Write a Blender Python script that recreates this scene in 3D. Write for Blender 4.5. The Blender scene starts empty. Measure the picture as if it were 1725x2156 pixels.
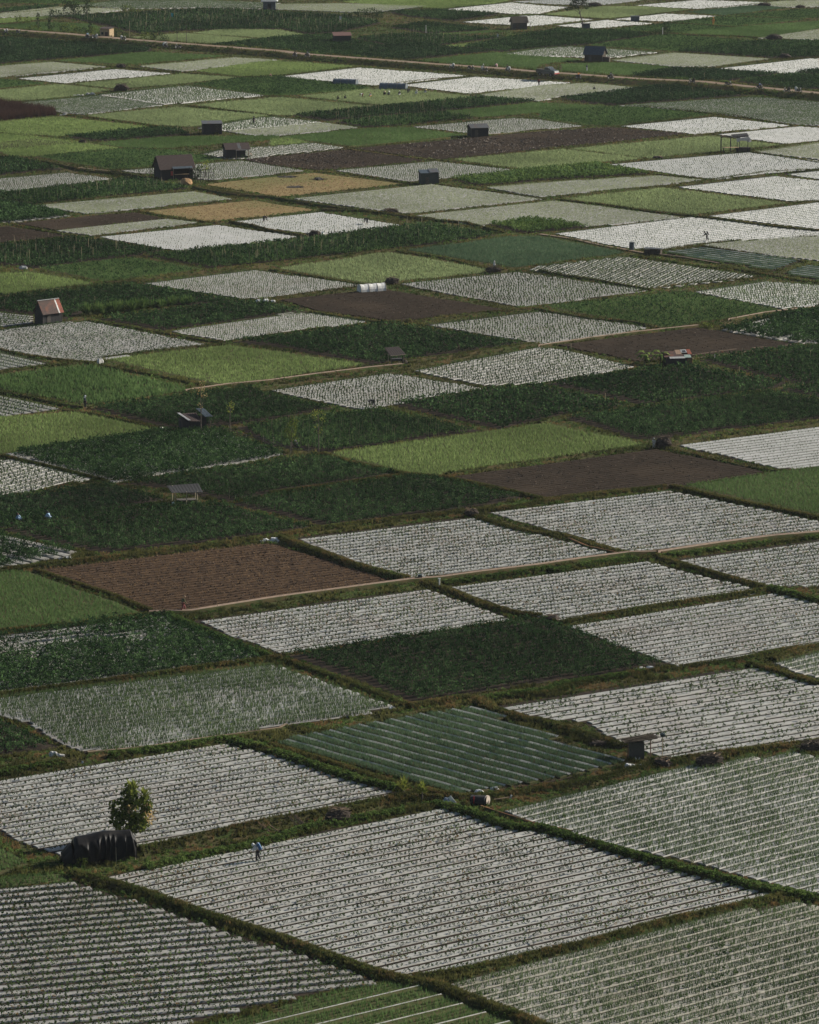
import bpy, bmesh, math, random
import numpy as np
from mathutils import Vector, Matrix
R = math.radians
random.seed(7)
rng = np.random.default_rng(7)
scene = bpy.context.scene
COL = scene.collection

# ---------------------------------------------------------------- camera
CAM_H = 92.0          # the photograph is taken from a hillside high above the plain
FPX = 9000.0          # focal length in pixels of a 1725 x 2156 picture
PITCH = math.atan(1820.0 / FPX)
cam_d = bpy.data.cameras.new("camera")
cam = bpy.data.objects.new("camera", cam_d)
COL.objects.link(cam)
cam.location = (0, 0, CAM_H)
cam.rotation_euler = (math.pi / 2 - PITCH, 0, 0)
cam_d.sensor_fit = 'VERTICAL'
cam_d.sensor_height = 24.0
cam_d.lens = 24.0 * FPX / 2156.0
cam_d.clip_start = 1.0
cam_d.clip_end = 20000.0
scene.camera = cam

# ---------------------------------------------------------------- world, sun, exposure
SUN_AZ = R(65)        # clockwise from +Y (into the picture): low sun from the right, a little behind
SUN_EL = R(27)
world = bpy.data.worlds.new("World")
scene.world = world
world.use_nodes = True
wn = world.node_tree.nodes
wl = world.node_tree.links
bg = wn["Background"]
sky = wn.new("ShaderNodeTexSky")
sky.sky_type = 'NISHITA'
sky.sun_disc = False
sky.sun_elevation = SUN_EL
sky.sun_rotation = SUN_AZ
wl.new(sky.outputs[0], bg.inputs[0])
bg.inputs[1].default_value = 0.055
sd = bpy.data.lights.new("sun", 'SUN')
sd.energy = 5.0
sd.angle = R(0.5)
sd.color = (1.0, 0.945, 0.83)
sun = bpy.data.objects.new("sun", sd)
COL.objects.link(sun)
tosun = Vector((math.sin(SUN_AZ) * math.cos(SUN_EL), math.cos(SUN_AZ) * math.cos(SUN_EL), math.sin(SUN_EL)))
sun.rotation_euler = tosun.to_track_quat('Z', 'Y').to_euler()
vs = scene.view_settings
vs.view_transform = 'Standard'
vs.look = 'None'
vs.exposure = 0.72
vs.gamma = 1.0
scene.cycles.use_preview_denoising = False if hasattr(scene.cycles, "use_preview_denoising") else False
scene.cycles.max_bounces = 4
scene.cycles.transparent_max_bounces = 4
scene.cycles.volume_bounces = 0

# ---------------------------------------------------------------- survey: picture point -> point on the plain
def un(u, v):
    a = (u - 862.5) / FPX
    b = -(v - 1078.0) / FPX
    y = math.cos(PITCH) + b * math.sin(PITCH)
    z = -math.sin(PITCH) + b * math.cos(PITCH)
    t = -CAM_H / z
    return (a * t, y * t)
TX = {0: 0.0, 1: 568.3, 2: 1135.7}
TY = {0: 0.0, 1: 378.9, 2: 757.7, 3: 1136.6, 4: 1515.4}
KS = 0.34163
def tile(c, x, y):
    if c == 'z':
        return (x, y)
    i = ord(c) - 97
    return (TX[i % 3] + x * KS, TY[i // 3] + y * KS)
def P(s):
    """'a340,380 b20,10' -> list of survey picture points"""
    out = []
    for w in s.split():
        x, y = w[1:].split(',')
        out.append(tile(w[0], float(x), float(y)))
    return out
def at(s):
    return un(*P(s)[0])
def scale_at(s):
    """picture pixels per metre at that place"""
    return (P(s)[0][1] + 742.0) / CAM_H

# ---------------------------------------------------------------- materials
MATS = {}
def new_mat(name):
    m = bpy.data.materials.new(name)
    m.use_nodes = True
    n = m.node_tree.nodes
    for x in list(n):
        n.remove(x)
    out = n.new("ShaderNodeOutputMaterial")
    return m, n, m.node_tree.links, out
def surf(name, c1, c2=None, scale=1.0, rough=0.8, metal=0.0, detail=4.0, bump=0.0, spec=0.3, stretch=(1, 1, 1), c3=None, scale3=0.1, lo=.35, hi=.65, space='Object'):
    """procedural surface: two colours mixed by noise, a third in larger patches"""
    if name in MATS:
        return MATS[name]
    m, n, l, out = new_mat(name)
    b = n.new("ShaderNodeBsdfPrincipled")
    b.inputs["Roughness"].default_value = rough
    b.inputs["Metallic"].default_value = metal
    b.inputs["Specular IOR Level"].default_value = spec
    l.new(b.outputs[0], out.inputs[0])
    tc = n.new("ShaderNodeTexCoord")
    mp = n.new("ShaderNodeMapping")
    mp.inputs["Scale"].default_value = stretch
    l.new(tc.outputs[space], mp.inputs[0])
    c2 = c2 or tuple(x * 0.75 for x in c1)
    nz = n.new("ShaderNodeTexNoise")
    nz.inputs["Scale"].default_value = scale
    nz.inputs["Detail"].default_value = detail
    l.new(mp.outputs[0], nz.inputs[0])
    rp = n.new("ShaderNodeMapRange")
    rp.inputs[1].default_value = lo
    rp.inputs[2].default_value = hi
    l.new(nz.outputs[0], rp.inputs[0])
    mx = n.new("ShaderNodeMix")
    mx.data_type = 'RGBA'
    mx.inputs[6].default_value = (*c1, 1)
    mx.inputs[7].default_value = (*c2, 1)
    l.new(rp.outputs[0], mx.inputs[0])
    col = mx.outputs[2]
    if c3:
        n3 = n.new("ShaderNodeTexNoise")
        n3.inputs["Scale"].default_value = scale3
        n3.inputs["Detail"].default_value = 3
        l.new(tc.outputs[space], n3.inputs[0])
        r3 = n.new("ShaderNodeMapRange")
        r3.inputs[1].default_value = .48
        r3.inputs[2].default_value = .66
        l.new(n3.outputs[0], r3.inputs[0])
        m3 = n.new("ShaderNodeMix")
        m3.data_type = 'RGBA'
        l.new(r3.outputs[0], m3.inputs[0])
        l.new(col, m3.inputs[6])
        m3.inputs[7].default_value = (*c3, 1)
        col = m3.outputs[2]
    l.new(col, b.inputs["Base Color"])
    if bump:
        bp = n.new("ShaderNodeBump")
        bp.inputs["Strength"].default_value = bump
        bp.inputs["Distance"].default_value = 0.05
        l.new(nz.outputs[0], bp.inputs["Height"])
        l.new(bp.outputs[0], b.inputs["Normal"])
    MATS[name] = m
    return m
def leaf(name, c1, c2, trans=0.35, patch=0.04, c3=None, t3=0.6):
    """leaf: diffuse + translucent, each plant its own tint, slow drift over the plot"""
    if name in MATS:
        return MATS[name]
    m, n, l, out = new_mat(name)
    at_ = n.new("ShaderNodeAttribute")
    at_.attribute_name = "tint"
    mx = n.new("ShaderNodeMix")
    mx.data_type = 'RGBA'
    mx.inputs[6].default_value = (*c1, 1)
    mx.inputs[7].default_value = (*c2, 1)
    l.new(at_.outputs["Fac"], mx.inputs[0])
    tc = n.new("ShaderNodeTexCoord")
    nz = n.new("ShaderNodeTexNoise")
    nz.inputs["Scale"].default_value = patch
    nz.inputs["Detail"].default_value = 5
    l.new(tc.outputs["Object"], nz.inputs[0])
    r3 = n.new("ShaderNodeMapRange")
    r3.inputs[1].default_value = .42
    r3.inputs[2].default_value = .62
    r3.inputs[4].default_value = t3
    l.new(nz.outputs[0], r3.inputs[0])
    m3 = n.new("ShaderNodeMix")
    m3.data_type = 'RGBA'
    l.new(r3.outputs[0], m3.inputs[0])
    l.new(mx.outputs[2], m3.inputs[6])
    c3 = c3 or tuple(x * 0.7 for x in c1)
    m3.inputs[7].default_value = (*c3, 1)
    df = n.new("ShaderNodeBsdfDiffuse")
    tr = n.new("ShaderNodeBsdfTranslucent")
    ms = n.new("ShaderNodeMixShader")
    ms.inputs[0].default_value = trans
    l.new(m3.outputs[2], df.inputs[0])
    l.new(m3.outputs[2], tr.inputs[0])
    l.new(df.outputs[0], ms.inputs[1])
    l.new(tr.outputs[0], ms.inputs[2])
    l.new(ms.outputs[0], out.inputs[0])
    MATS[name] = m
    return m

# ---------------------------------------------------------------- tagging and mesh helpers
def tag(o, label=None, cat=None, group=None, kind=None):
    if label: o['label'] = label
    if cat: o['category'] = cat
    if group: o['group'] = group
    if kind: o['kind'] = kind
    return o
def empty(name, x, y, z=0, rz=0, label=None, cat=None, group=None):
    o = bpy.data.objects.new(name, None)
    o.empty_display_size = .3
    COL.objects.link(o)
    o.location = (x, y, z)
    o.rotation_euler = (0, 0, rz)
    return tag(o, label, cat, group)
def copy_tree(o, parent=None):
    c = o.copy()
    COL.objects.link(c)
    if parent: c.parent = parent
    for ch in list(o.children):
        copy_tree(ch, c)
    return c
def np_mesh(name, V, F, mat, tint=None, matidx=None, smooth=False):
    """V (n,3), F (m,k) with one k -> linked object"""
    me = bpy.data.meshes.new(name)
    k = F.shape[1]
    me.vertices.add(len(V))
    me.vertices.foreach_set("co", np.ascontiguousarray(V, dtype=np.float32).ravel())
    me.loops.add(F.size)
    me.loops.foreach_set("vertex_index", np.ascontiguousarray(F, dtype=np.int32).ravel())
    me.polygons.add(len(F))
    me.polygons.foreach_set("loop_start", np.arange(0, F.size, k, dtype=np.int32))
    try:
        me.polygons.foreach_set("loop_total", np.full(len(F), k, dtype=np.int32))
    except Exception:
        pass
    for m in (mat if isinstance(mat, (list, tuple)) else [mat]):
        me.materials.append(m)
    if matidx is not None:
        me.polygons.foreach_set("material_index", np.ascontiguousarray(matidx, dtype=np.int32))
    if tint is not None:
        a = me.attributes.new("tint", 'FLOAT', 'POINT')
        a.data.foreach_set("value", np.ascontiguousarray(tint, dtype=np.float32))
    me.update(calc_edges=True)
    if smooth:
        me.polygons.foreach_set("use_smooth", np.ones(len(F), dtype=bool))
    o = bpy.data.objects.new(name, me)
    COL.objects.link(o)
    return o
class MB:
    def __init__(s):
        s.v = []; s.f = []
    def add(s, vs, fs):
        n = len(s.v)
        s.v += [tuple(p) for p in vs]
        s.f += [tuple(i + n for i in f) for f in fs]
        return s
    def box(s, cx, cy, cz, sx, sy, sz, rz=0, rx=0, ry=0, jit=0):
        M = Matrix.Rotation(rz, 4, 'Z') @ Matrix.Rotation(ry, 4, 'Y') @ Matrix.Rotation(rx, 4, 'X')
        vs = []
        for i in (-.5, .5):
            for j in (-.5, .5):
                for k in (-.5, .5):
                    p = M @ Vector((i * sx, j * sy, k * sz))
                    vs.append((p.x + cx + random.uniform(-jit, jit), p.y + cy + random.uniform(-jit, jit), p.z + cz + random.uniform(-jit, jit)))
        return s.add(vs, [(0, 1, 3, 2), (4, 6, 7, 5), (0, 4, 5, 1), (2, 3, 7, 6), (0, 2, 6, 4), (1, 5, 7, 3)])
    def tube(s, p0, p1, r0, r1=None, n=6):
        r1 = r0 if r1 is None else r1
        p0 = Vector(p0); p1 = Vector(p1)
        d = (p1 - p0).normalized()
        u = d.orthogonal().normalized()
        w = d.cross(u)
        vs = []
        for p, r in ((p0, r0), (p1, r1)):
            for i in range(n):
                a = 2 * math.pi * i / n
                vs.append(p + (u * math.cos(a) + w * math.sin(a)) * r)
        fs = [(i, (i + 1) % n, n + (i + 1) % n, n + i) for i in range(n)]
        fs += [tuple(range(n - 1, -1, -1)), tuple(range(n, 2 * n))]
        return s.add(vs, fs)
    def path(s, pts, rs, n=6):
        """tapered tube along points, one continuous skin"""
        pts = [Vector(p) for p in pts]
        base = len(s.v)
        for i, p in enumerate(pts):
            d = (pts[min(i + 1, len(pts) - 1)] - pts[max(i - 1, 0)]).normalized()
            u = d.cross(Vector((0.13, 1, 0.07))).normalized()
            w = d.cross(u)
            for k in range(n):
                a = 2 * math.pi * k / n
                s.v.append(tuple(p + (u * math.cos(a) + w * math.sin(a)) * rs[i]))
        for i in range(len(pts) - 1):
            for k in range(n):
                a = base + i * n + k; b = base + i * n + (k + 1) % n
                s.f.append((a, b, b + n, a + n))
        s.f.append(tuple(base + k for k in range(n - 1, -1, -1)))
        s.f.append(tuple(base + (len(pts) - 1) * n + k for k in range(n)))
        return s
    def quad(s, a, b, c, d):
        return s.add([a, b, c, d], [(0, 1, 2, 3)])
    def blob(s, c, r, n=8, m=5, jit=.12, flat=0):
        """lumpy closed ellipsoid"""
        base = len(s.v)
        rx, ry, rz = r
        s.v.append((c[0], c[1], c[2] + rz))
        for i in range(1, m):
            t = math.pi * i / m
            for k in range(n):
                a = 2 * math.pi * k / n
                q = 1 + random.uniform(-jit, jit)
                z = math.cos(t) * rz * q
                if flat and z < -flat: z = -flat
                s.v.append((c[0] + math.sin(t) * math.cos(a) * rx * q, c[1] + math.sin(t) * math.sin(a) * ry * q, c[2] + z))
        s.v.append((c[0], c[1], c[2] - (flat or rz)))
        for k in range(n):
            s.f.append((base, base + 1 + k, base + 1 + (k + 1) % n))
        for i in range(m - 2):
            for k in range(n):
                a = base + 1 + i * n + k; b = base + 1 + i * n + (k + 1) % n
                s.f.append((a, a + n, b + n, b))
        e = len(s.v) - 1
        for k in range(n):
            s.f.append((e, e - n + (k + 1) % n, e - n + k))
        return s
    def build(s, name, mat, parent=None, smooth=False, label=None):
        me = bpy.data.meshes.new(name)
        me.from_pydata(s.v, [], s.f)
        me.materials.append(mat)
        if smooth:
            me.polygons.foreach_set("use_smooth", [True] * len(me.polygons))
        me.update()
        if mat.name.endswith('_leaf'):
            a = me.attributes.new("tint", 'FLOAT', 'POINT')
            a.data.foreach_set("value", np.repeat(rng.uniform(0, 1, len(s.v) // 4 + 1), 4)[:len(s.v)].astype(np.float32))
        o = bpy.data.objects.new(name, me)
        COL.objects.link(o)
        if parent: o.parent = parent
        if label: o['label'] = label
        return o

# ---------------------------------------------------------------- the setting: ground sheet
m_verge = surf("verge_ground", (.04, .045, .018), (.08, .06, .03), scale=.5, detail=8, spec=.03, rough=.95, c3=(.045, .065, .02), scale3=.03, bump=.6)
m_bank = surf("bank_ground", (.035, .042, .016), (.075, .055, .028), scale=1.2, detail=8, spec=.03, rough=.95, c3=(.035, .05, .016), scale3=.25, bump=.8)
g = MB()
g.quad((-6000, -300, 0), (6000, -300, 0), (6000, 14000, 0), (-6000, 14000, 0))
tag(g.build("ground", m_verge), kind='structure')

# soil and mulch surfaces
m_mulch = surf("silver_mulch_film", (.345, .338, .308), (.26, .254, .228), scale=1.1, detail=6, rough=.5, spec=.25, c3=(.30, .28, .25), scale3=.12, bump=.5)
m_mulch2 = surf("silver_mulch_film_clean", (.35, .345, .32), (.28, .275, .25), scale=1.1, detail=6, rough=.5, spec=.25, c3=(.36, .35, .33), scale3=.12, bump=.5)
m_mulchs = surf("sandy_mulch_film", (.34, .32, .27), (.25, .235, .195), scale=1.1, detail=6, rough=.5, spec=.15, c3=(.24, .22, .175), scale3=.15, bump=.5)
m_mulchd = surf("dusty_mulch_film", (.27, .26, .235), (.21, .20, .18), scale=1.1, detail=6, rough=.55, spec=.2, c3=(.20, .185, .16), scale3=.15, bump=.5)
m_mulchw = surf("weathered_mulch_film", (.29, .28, .26), (.21, .20, .18), scale=1.0, detail=6, rough=.55, spec=.2, c3=(.20, .19, .165), scale3=.1, bump=.5)
m_furrow = surf("furrow_soil", (.016, .014, .012), (.04, .030, .022), scale=1.5, detail=7, spec=.03, rough=.95, bump=.8)
m_soil = surf("dark_tilled_soil", (.020, .0145, .010), (.034, .025, .018), scale=1.4, detail=8, spec=.03, rough=.95, bump=1.0, c3=(.040, .029, .020), scale3=.08)
m_soilb = surf("brown_tilled_soil", (.075, .047, .028), (.032, .021, .015), scale=1.3, detail=8, spec=.03, rough=.95, bump=1.0, c3=(.060, .037, .022), scale3=.06)
m_straw = surf("straw_stubble_soil", (.22, .165, .08), (.15, .105, .052), scale=.9, detail=8, spec=.03, rough=.95, bump=.6, c3=(.13, .12, .05), scale3=.05)
m_soilg = surf("soil_between_crops", (.05, .06, .025), (.07, .06, .03), scale=1.2, detail=7, spec=.03, rough=.95, bump=.6)
m_dirt = surf("packed_dirt", (.22, .17, .125), (.16, .12, .09), scale=.8, detail=7, spec=.03, rough=.95, bump=.4, c3=(.18, .13, .09), scale3=.1)
m_redearth = surf("red_earth", (.15, .08, .042), (.10, .06, .035), scale=1.5, detail=7, spec=.03, rough=.95, bump=.5)
m_concrete = surf("channel_concrete", (.25, .18, .13), (.18, .13, .10), scale=2, detail=7, rough=.9, bump=.3)

# ---------------------------------------------------------------- plant prototypes (numpy)
def proto_blades(n, h, w, spread, lean=.35, seed=0):
    r = np.random.default_rng(seed)
    V = []; F = []
    for i in range(n):
        a = r.uniform(0, 2 * math.pi)
        rr = r.uniform(0, spread)
        bx, by = rr * math.cos(a), rr * math.sin(a)
        la = r.uniform(0, 2 * math.pi)
        ll = r.uniform(0.1, lean) * h
        hh = h * r.uniform(.7, 1.1)
        wa = r.uniform(0, math.pi)
        dx, dy = math.cos(wa) * w / 2, math.sin(wa) * w / 2
        b = len(V)
        V += [(bx - dx, by - dy, 0), (bx + dx, by + dy, 0), (bx + ll * math.cos(la), by + ll * math.sin(la), hh)]
        F.append((b, b + 1, b + 2))
    return np.array(V), np.array(F)
def proto_leaves(n, rx, rz, z0, size, seed=0, stem=0, hollow=.5, up=0):
    """diamond leaves through an ellipsoid's volume; as triangles"""
    r = np.random.default_rng(seed)
    V = []; F = []
    for i in range(n):
        d = r.normal(size=3); d /= np.linalg.norm(d)
        q = r.uniform(hollow, 1)
        c = np.array([d[0] * rx * q, d[1] * rx * q, z0 + rz + d[2] * rz * q])
        ax = r.normal(size=3) + d * .8 + np.array([0, 0, up]); ax /= np.linalg.norm(ax)
        bx = np.cross(ax, r.normal(size=3)); bx /= np.linalg.norm(bx)
        s = size * r.uniform(.7, 1.3)
        b = len(V)
        V += [tuple(c - ax * s * .5), tuple(c + bx * s * .32), tuple(c + ax * s * .5), tuple(c - bx * s * .32)]
        F += [(b, b + 1, b + 2), (b, b + 2, b + 3)]
    if stem:
        b = len(V)
        w = .012
        V += [(-w, 0, 0), (w, 0, 0), (0, 0, z0 + rz), (0, -w, 0), (0, w, 0)]
        F += [(b, b + 1, b + 2), (b + 3, b + 4, b + 2)]
    return np.array(V), np.array(F)
PROTO = {
    'onion_near': [proto_blades(6, .36, .035, .05, .45, s) for s in range(5)],
    'grass_near': [proto_blades(7, .34, .075, .14, .6, 20 + s) for s in range(5)],
    'carpet_near': [proto_blades(6, .34, .05, .14, .45, 40 + s) for s in range(5)],
    'carpet_far': [proto_blades(6, .34, .10, .26, .5, 60 + s) for s in range(5)],
    'onion_far': [proto_blades(4, .36, .075, .07, .45, 80 + s) for s in range(5)],
    'seed_near': [proto_leaves(9, .11, .10, .10, .13, 100 + s, stem=1) for s in range(6)],
    'seed_far': [proto_leaves(4, .10, .10, .06, .19, 120 + s, stem=0) for s in range(6)],
    'bush_near': [proto_leaves(26, .36, .30, .10, .17, 140 + s, hollow=.35, up=.5) for s in range(6)],
    'bush_far': [proto_leaves(11, .40, .30, .10, .27, 160 + s, hollow=.35, up=.4) for s in range(6)],
    'weed': [proto_leaves(10, .20, .13, .03, .15, 180 + s, hollow=.3, up=.4) for s in range(6)],
    'weed_far': [proto_leaves(6, .28, .18, .03, .26, 200 + s, hollow=.3, up=.4) for s in range(6)],
    'lush': [proto_leaves(16, .26, .20, .08, .20, 220 + s, hollow=.4, up=.5) for s in range(6)],
    'tall': [proto_blades(7, 1.5, .09, .25, .3, 240 + s) for s in range(5)],
    'stake': [(np.array([(-.018, 0, 0), (.018, 0, 0), (.014, 0, 1.55), (-.014, 0, 1.5), (0, -.018, 0), (0, .018, 0), (0, .014, 1.5), (0, -.014, 1.55)]),
               np.array([(0, 1, 2), (0, 2, 3), (4, 5, 6), (4, 6, 7)]))],
    'stake_far': [(np.array([(-.03, 0, 0), (.03, 0, 0), (.026, 0, 1.7), (-.026, 0, 1.65), (0, -.03, 0), (0, .03, 0), (0, .026, 1.7)]),
               np.array([(0, 1, 2), (0, 2, 3), (4, 5, 6)]))],
    'clod': [proto_leaves(7, .13, .10, .0, .20, 260 + s, hollow=.8) for s in range(5)],
}
STORE = {}    # material key -> list of (V, F, tint)
def scatter(key, proto, X, Y, Z=0.0, smin=.8, smax=1.2, zs=None, tlo=0, thi=1):
    n = len(X)
    if n == 0: return
    ps = PROTO[proto]
    pick = rng.integers(0, len(ps), n)
    Z = np.broadcast_to(np.asarray(Z, dtype=float), (n,))
    for k, (PV, PF) in enumerate(ps):
        ix = np.nonzero(pick == k)[0]
        if len(ix) == 0: continue
        a = rng.uniform(0, 2 * math.pi, len(ix))
        s = rng.uniform(smin, smax, len(ix))
        c, sn = np.cos(a) * s, np.sin(a) * s
        V = np.empty((len(ix), len(PV), 3), dtype=np.float32)
        V[:, :, 0] = PV[None, :, 0] * c[:, None] - PV[None, :, 1] * sn[:, None] + X[ix, None]
        V[:, :, 1] = PV[None, :, 0] * sn[:, None] + PV[None, :, 1] * c[:, None] + Y[ix, None]
        V[:, :, 2] = PV[None, :, 2] * (s if zs is None else s * zs)[:, None] + Z[ix, None]
        T = np.repeat(rng.uniform(tlo, thi, len(ix)), len(PV))
        F = (PF[None] + (np.arange(len(ix)) * len(PV))[:, None, None]).reshape(-1, 3)
        STORE.setdefault(key, []).append((V.reshape(-1, 3), F, T))

def smooth_noise(X, Y, cell, seed=0):
    """value noise 0..1 over the plain"""
    r = np.random.default_rng(seed)
    T = r.uniform(0, 1, (64, 64))
    x = X / cell; y = Y / cell
    xi = np.floor(x).astype(int); yi = np.floor(y).astype(int)
    fx = x - xi; fy = y - yi
    fx = fx * fx * (3 - 2 * fx); fy = fy * fy * (3 - 2 * fy)
    g = lambda i, j: T[i % 64, j % 64]
    return (g(xi, yi) * (1 - fx) + g(xi + 1, yi) * fx) * (1 - fy) + (g(xi, yi + 1) * (1 - fx) + g(xi + 1, yi + 1) * fx) * fy

def wobf(t, o):
    m = len(t)
    return (smooth_noise(t, np.full(m, o * 3.1), 3.5, 5) - .5) * .07 + (smooth_noise(t, np.full(m, o * .2), 14, 6) - .5) * .16

# ---------------------------------------------------------------- rows of a plot
def rows_of(poly, d, pitch, inset=.35, phase=None):
    """parallel rows (unit direction d) clipped to the polygon -> list of (row, t0, t1, o)"""
    n = (-d[1], d[0])
    ps = [(p[0] * d[0] + p[1] * d[1], p[0] * n[0] + p[1] * n[1]) for p in poly]
    lo = min(p[1] for p in ps); hi = max(p[1] for p in ps)
    out = []
    o = lo + pitch * .55
    r = 0
    while o < hi - pitch * .3:
        xs = []
        for i in range(len(ps)):
            a, b = ps[i], ps[(i + 1) % len(ps)]
            if (a[1] <= o) != (b[1] <= o):
                xs.append(a[0] + (o - a[1]) * (b[0] - a[0]) / (b[1] - a[1]))
        xs.sort()
        for i in range(0, len(xs) - 1, 2):
            if xs[i + 1] - xs[i] > 1.2 + 2 * inset:
                out.append((r, xs[i] + inset, xs[i + 1] - inset, o))
        o += pitch
        r += 1
    return out
def extend(pts):
    """plots run on past the picture's edge"""
    out = list(pts)
    n = len(pts)
    for i, (u, v) in enumerate(pts):
        for lim, sgn, ext in ((0.5, -1, -130), (1724.5, 1, 1855)):
            if (sgn < 0 and u <= lim) or (sgn > 0 and u >= lim):
                for j in (i - 1, (i + 1) % n):
                    a, b = pts[j]
                    if (sgn < 0 and a > lim + 3) or (sgn > 0 and a < lim - 3):
                        m = (v - b) / (u - a)
                        m = max(-.45, min(.45, m))
                        out[i] = (ext, v + m * (ext - u))
                        break
                else:
                    out[i] = (ext, v)
    return out
BEDS = {'M': (1.3, .95, .22), 'MF': (1.3, .92, .25), 'T': (1.8, 1.25, .3)}
nfield = [0]
EDGES = []
def field_ground(poly, mats, beds=None, d=None, name="field"):
    """soil sheet plus raised beds, one structure mesh"""
    i = nfield[0]
    nfield[0] += 1
    z = .02 + .004 * (i % 6)
    V = [(x, y, z) for x, y in poly]
    me_v = [np.array(V)]
    faces = [list(range(len(V)))]
    # ear clip through bmesh-free approach: keep the n-gon, Blender triangulates it
    midx = [0]
    off = len(V)
    if beds:
        pitch, bw, bh, seg = beds
        nrm = (-d[1], d[0])
        for (r, t0, t1, o) in rows_of(poly, d, pitch):
            m = max(2, int((t1 - t0) / seg) + 1)
            t = np.linspace(t0 + random.uniform(-.2, .2), t1 + random.uniform(-.2, .2), m)
            wob = wobf(t, o)
            ww = bw * (1 + (smooth_noise(t, np.full(m, o * 1.7), 2.2, 8) - .5) * .16)
            hh = bh * (1 + (smooth_noise(t, np.full(m, o * 2.3), 1.8, 9) - .5) * .35)
            prof = [(-.5, 0), (-.46, .8), (-.15, 1.05), (.15, 1.05), (.46, .8), (.5, 0)]
            k = len(prof)
            A = np.empty((m, k, 3))
            for q, (pw, ph) in enumerate(prof):
                oo = o + wob + ww * pw
                A[:, q, 0] = t * d[0] + oo * nrm[0]
                A[:, q, 1] = t * d[1] + oo * nrm[1]
                A[:, q, 2] = z + .002 + hh * ph
            me_v.append(A.reshape(-1, 3))
            for a in range(m - 1):
                for q in range(k - 1):
                    b = off + a * k + q
                    faces.append((b, b + 1, b + k + 1, b + k))
                    midx.append(1)
            faces.append(tuple(off + q for q in range(k - 1, -1, -1))); midx.append(1)
            faces.append(tuple(off + (m - 1) * k + q for q in range(k))); midx.append(1)
            off += m * k
    me = bpy.data.meshes.new(name)
    me.from_pydata(np.concatenate(me_v).tolist(), [], faces)
    for m in mats: me.materials.append(m)
    me.polygons.foreach_set("material_index", midx)
    me.update()
    o = bpy.data.objects.new(name, me)
    COL.objects.link(o)
    tag(o, kind='structure')
    return z
def row_points(poly, d, pitch, s, jit=.1, lines=(0,), inset=.12, align=True, keep=1.0, patch=0, wob=True, thin=None):
    """positions of plants along rows; align makes neighbouring rows stand in step"""
    nrm = (-d[1], d[0])
    X = []; Y = []; PT = []
    for (r, t0, t1, o) in rows_of(poly, d, pitch):
        for ln in lines:
            oo = o + ln
            if align:
                ph = (oo * d[1] / d[0]) % s if abs(d[0]) > .2 else 0
                ph += math.sin(r * .31) * s * .35
            else:
                ph = random.uniform(0, s)
            k0 = math.ceil((t0 + inset - ph) / s); k1 = math.floor((t1 - inset - ph) / s)
            if k1 < k0: continue
            t = np.arange(k0, k1 + 1) * s + ph
            w = wobf(t, o) if wob else 0
            ov = oo + w + rng.normal(0, jit * .5, len(t))
            if patch: PT.append(smooth_noise(t * .22, np.full(len(t), o * 1.9 + 7.7), 1.3, 11) * .55 + smooth_noise(t, ov, 11, 12) * .45)
            t = t + rng.normal(0, jit, len(t))
            X.append(t * d[0] + ov * nrm[0]); Y.append(t * d[1] + ov * nrm[1])
    if not X: return np.zeros(0), np.zeros(0)
    X = np.concatenate(X); Y = np.concatenate(Y)
    p = np.full(len(X), keep)
    if patch:
        p = p * np.clip((np.concatenate(PT) - patch) * 6 + .5, 0, 1)
    if thin is not None:
        p = p * thin(X, Y)
    k = rng.uniform(0, 1, len(X)) < p
    return X[k], Y[k]

# leaf materials of the crops: (dark tint, light tint, drift colour)
LEAF = {
    'crop_pale':  ('pale_onion_leaf', (.22, .25, .14), (.34, .37, .22), .45),
    'crop_light': ('light_green_leaf', (.13, .185, .06), (.26, .335, .12), .5),
    'crop_yellow': ('yellow_green_leaf', (.17, .215, .10), (.28, .335, .155), .5),
    'crop_mid':   ('mid_green_leaf', (.07, .125, .04), (.15, .225, .08), .4),
    'crop_dark':  ('dark_bush_leaf', (.012, .032, .012), (.078, .135, .050), .2),  # light tint stands in for sunlit leaf tips
    'crop_darker': ('darkest_bush_leaf', (.011, .028, .012), (.058, .100, .042), .2),
    'crop_row':   ('seedling_leaf', (.025, .045, .018), (.09, .13, .045), .2),
    'crop_onion': ('onion_leaf', (.05, .085, .035), (.13, .18, .075), .35),
    'crop_teal':  ('leek_leaf', (.055, .10, .055), (.13, .19, .105), .35),
    'crop_purple': ('purple_crop_leaf', (.05, .028, .022), (.09, .05, .04), .2),
    'verge_grass': ('verge_grass_leaf', (.018, .030, .010), (.17, .16, .055), .35),  # wide tint range paints sunlit bank crests and their shaded sides
    'verge_dry':  ('dry_grass_leaf', (.15, .10, .045), (.26, .17, .075), .3),
    'verge_lush': ('lush_weed_leaf', (.035, .07, .018), (.15, .21, .06), .4),
    'stakes': ('bamboo_stake', (.20, .17, .11), (.34, .30, .20), 0),
    'clods': ('pale_stones', (.10, .075, .06), (.36, .31, .26), 0),
    'stubble': ('straw_stubble', (.17, .105, .055), (.40, .27, .15), .1),
}
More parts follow.
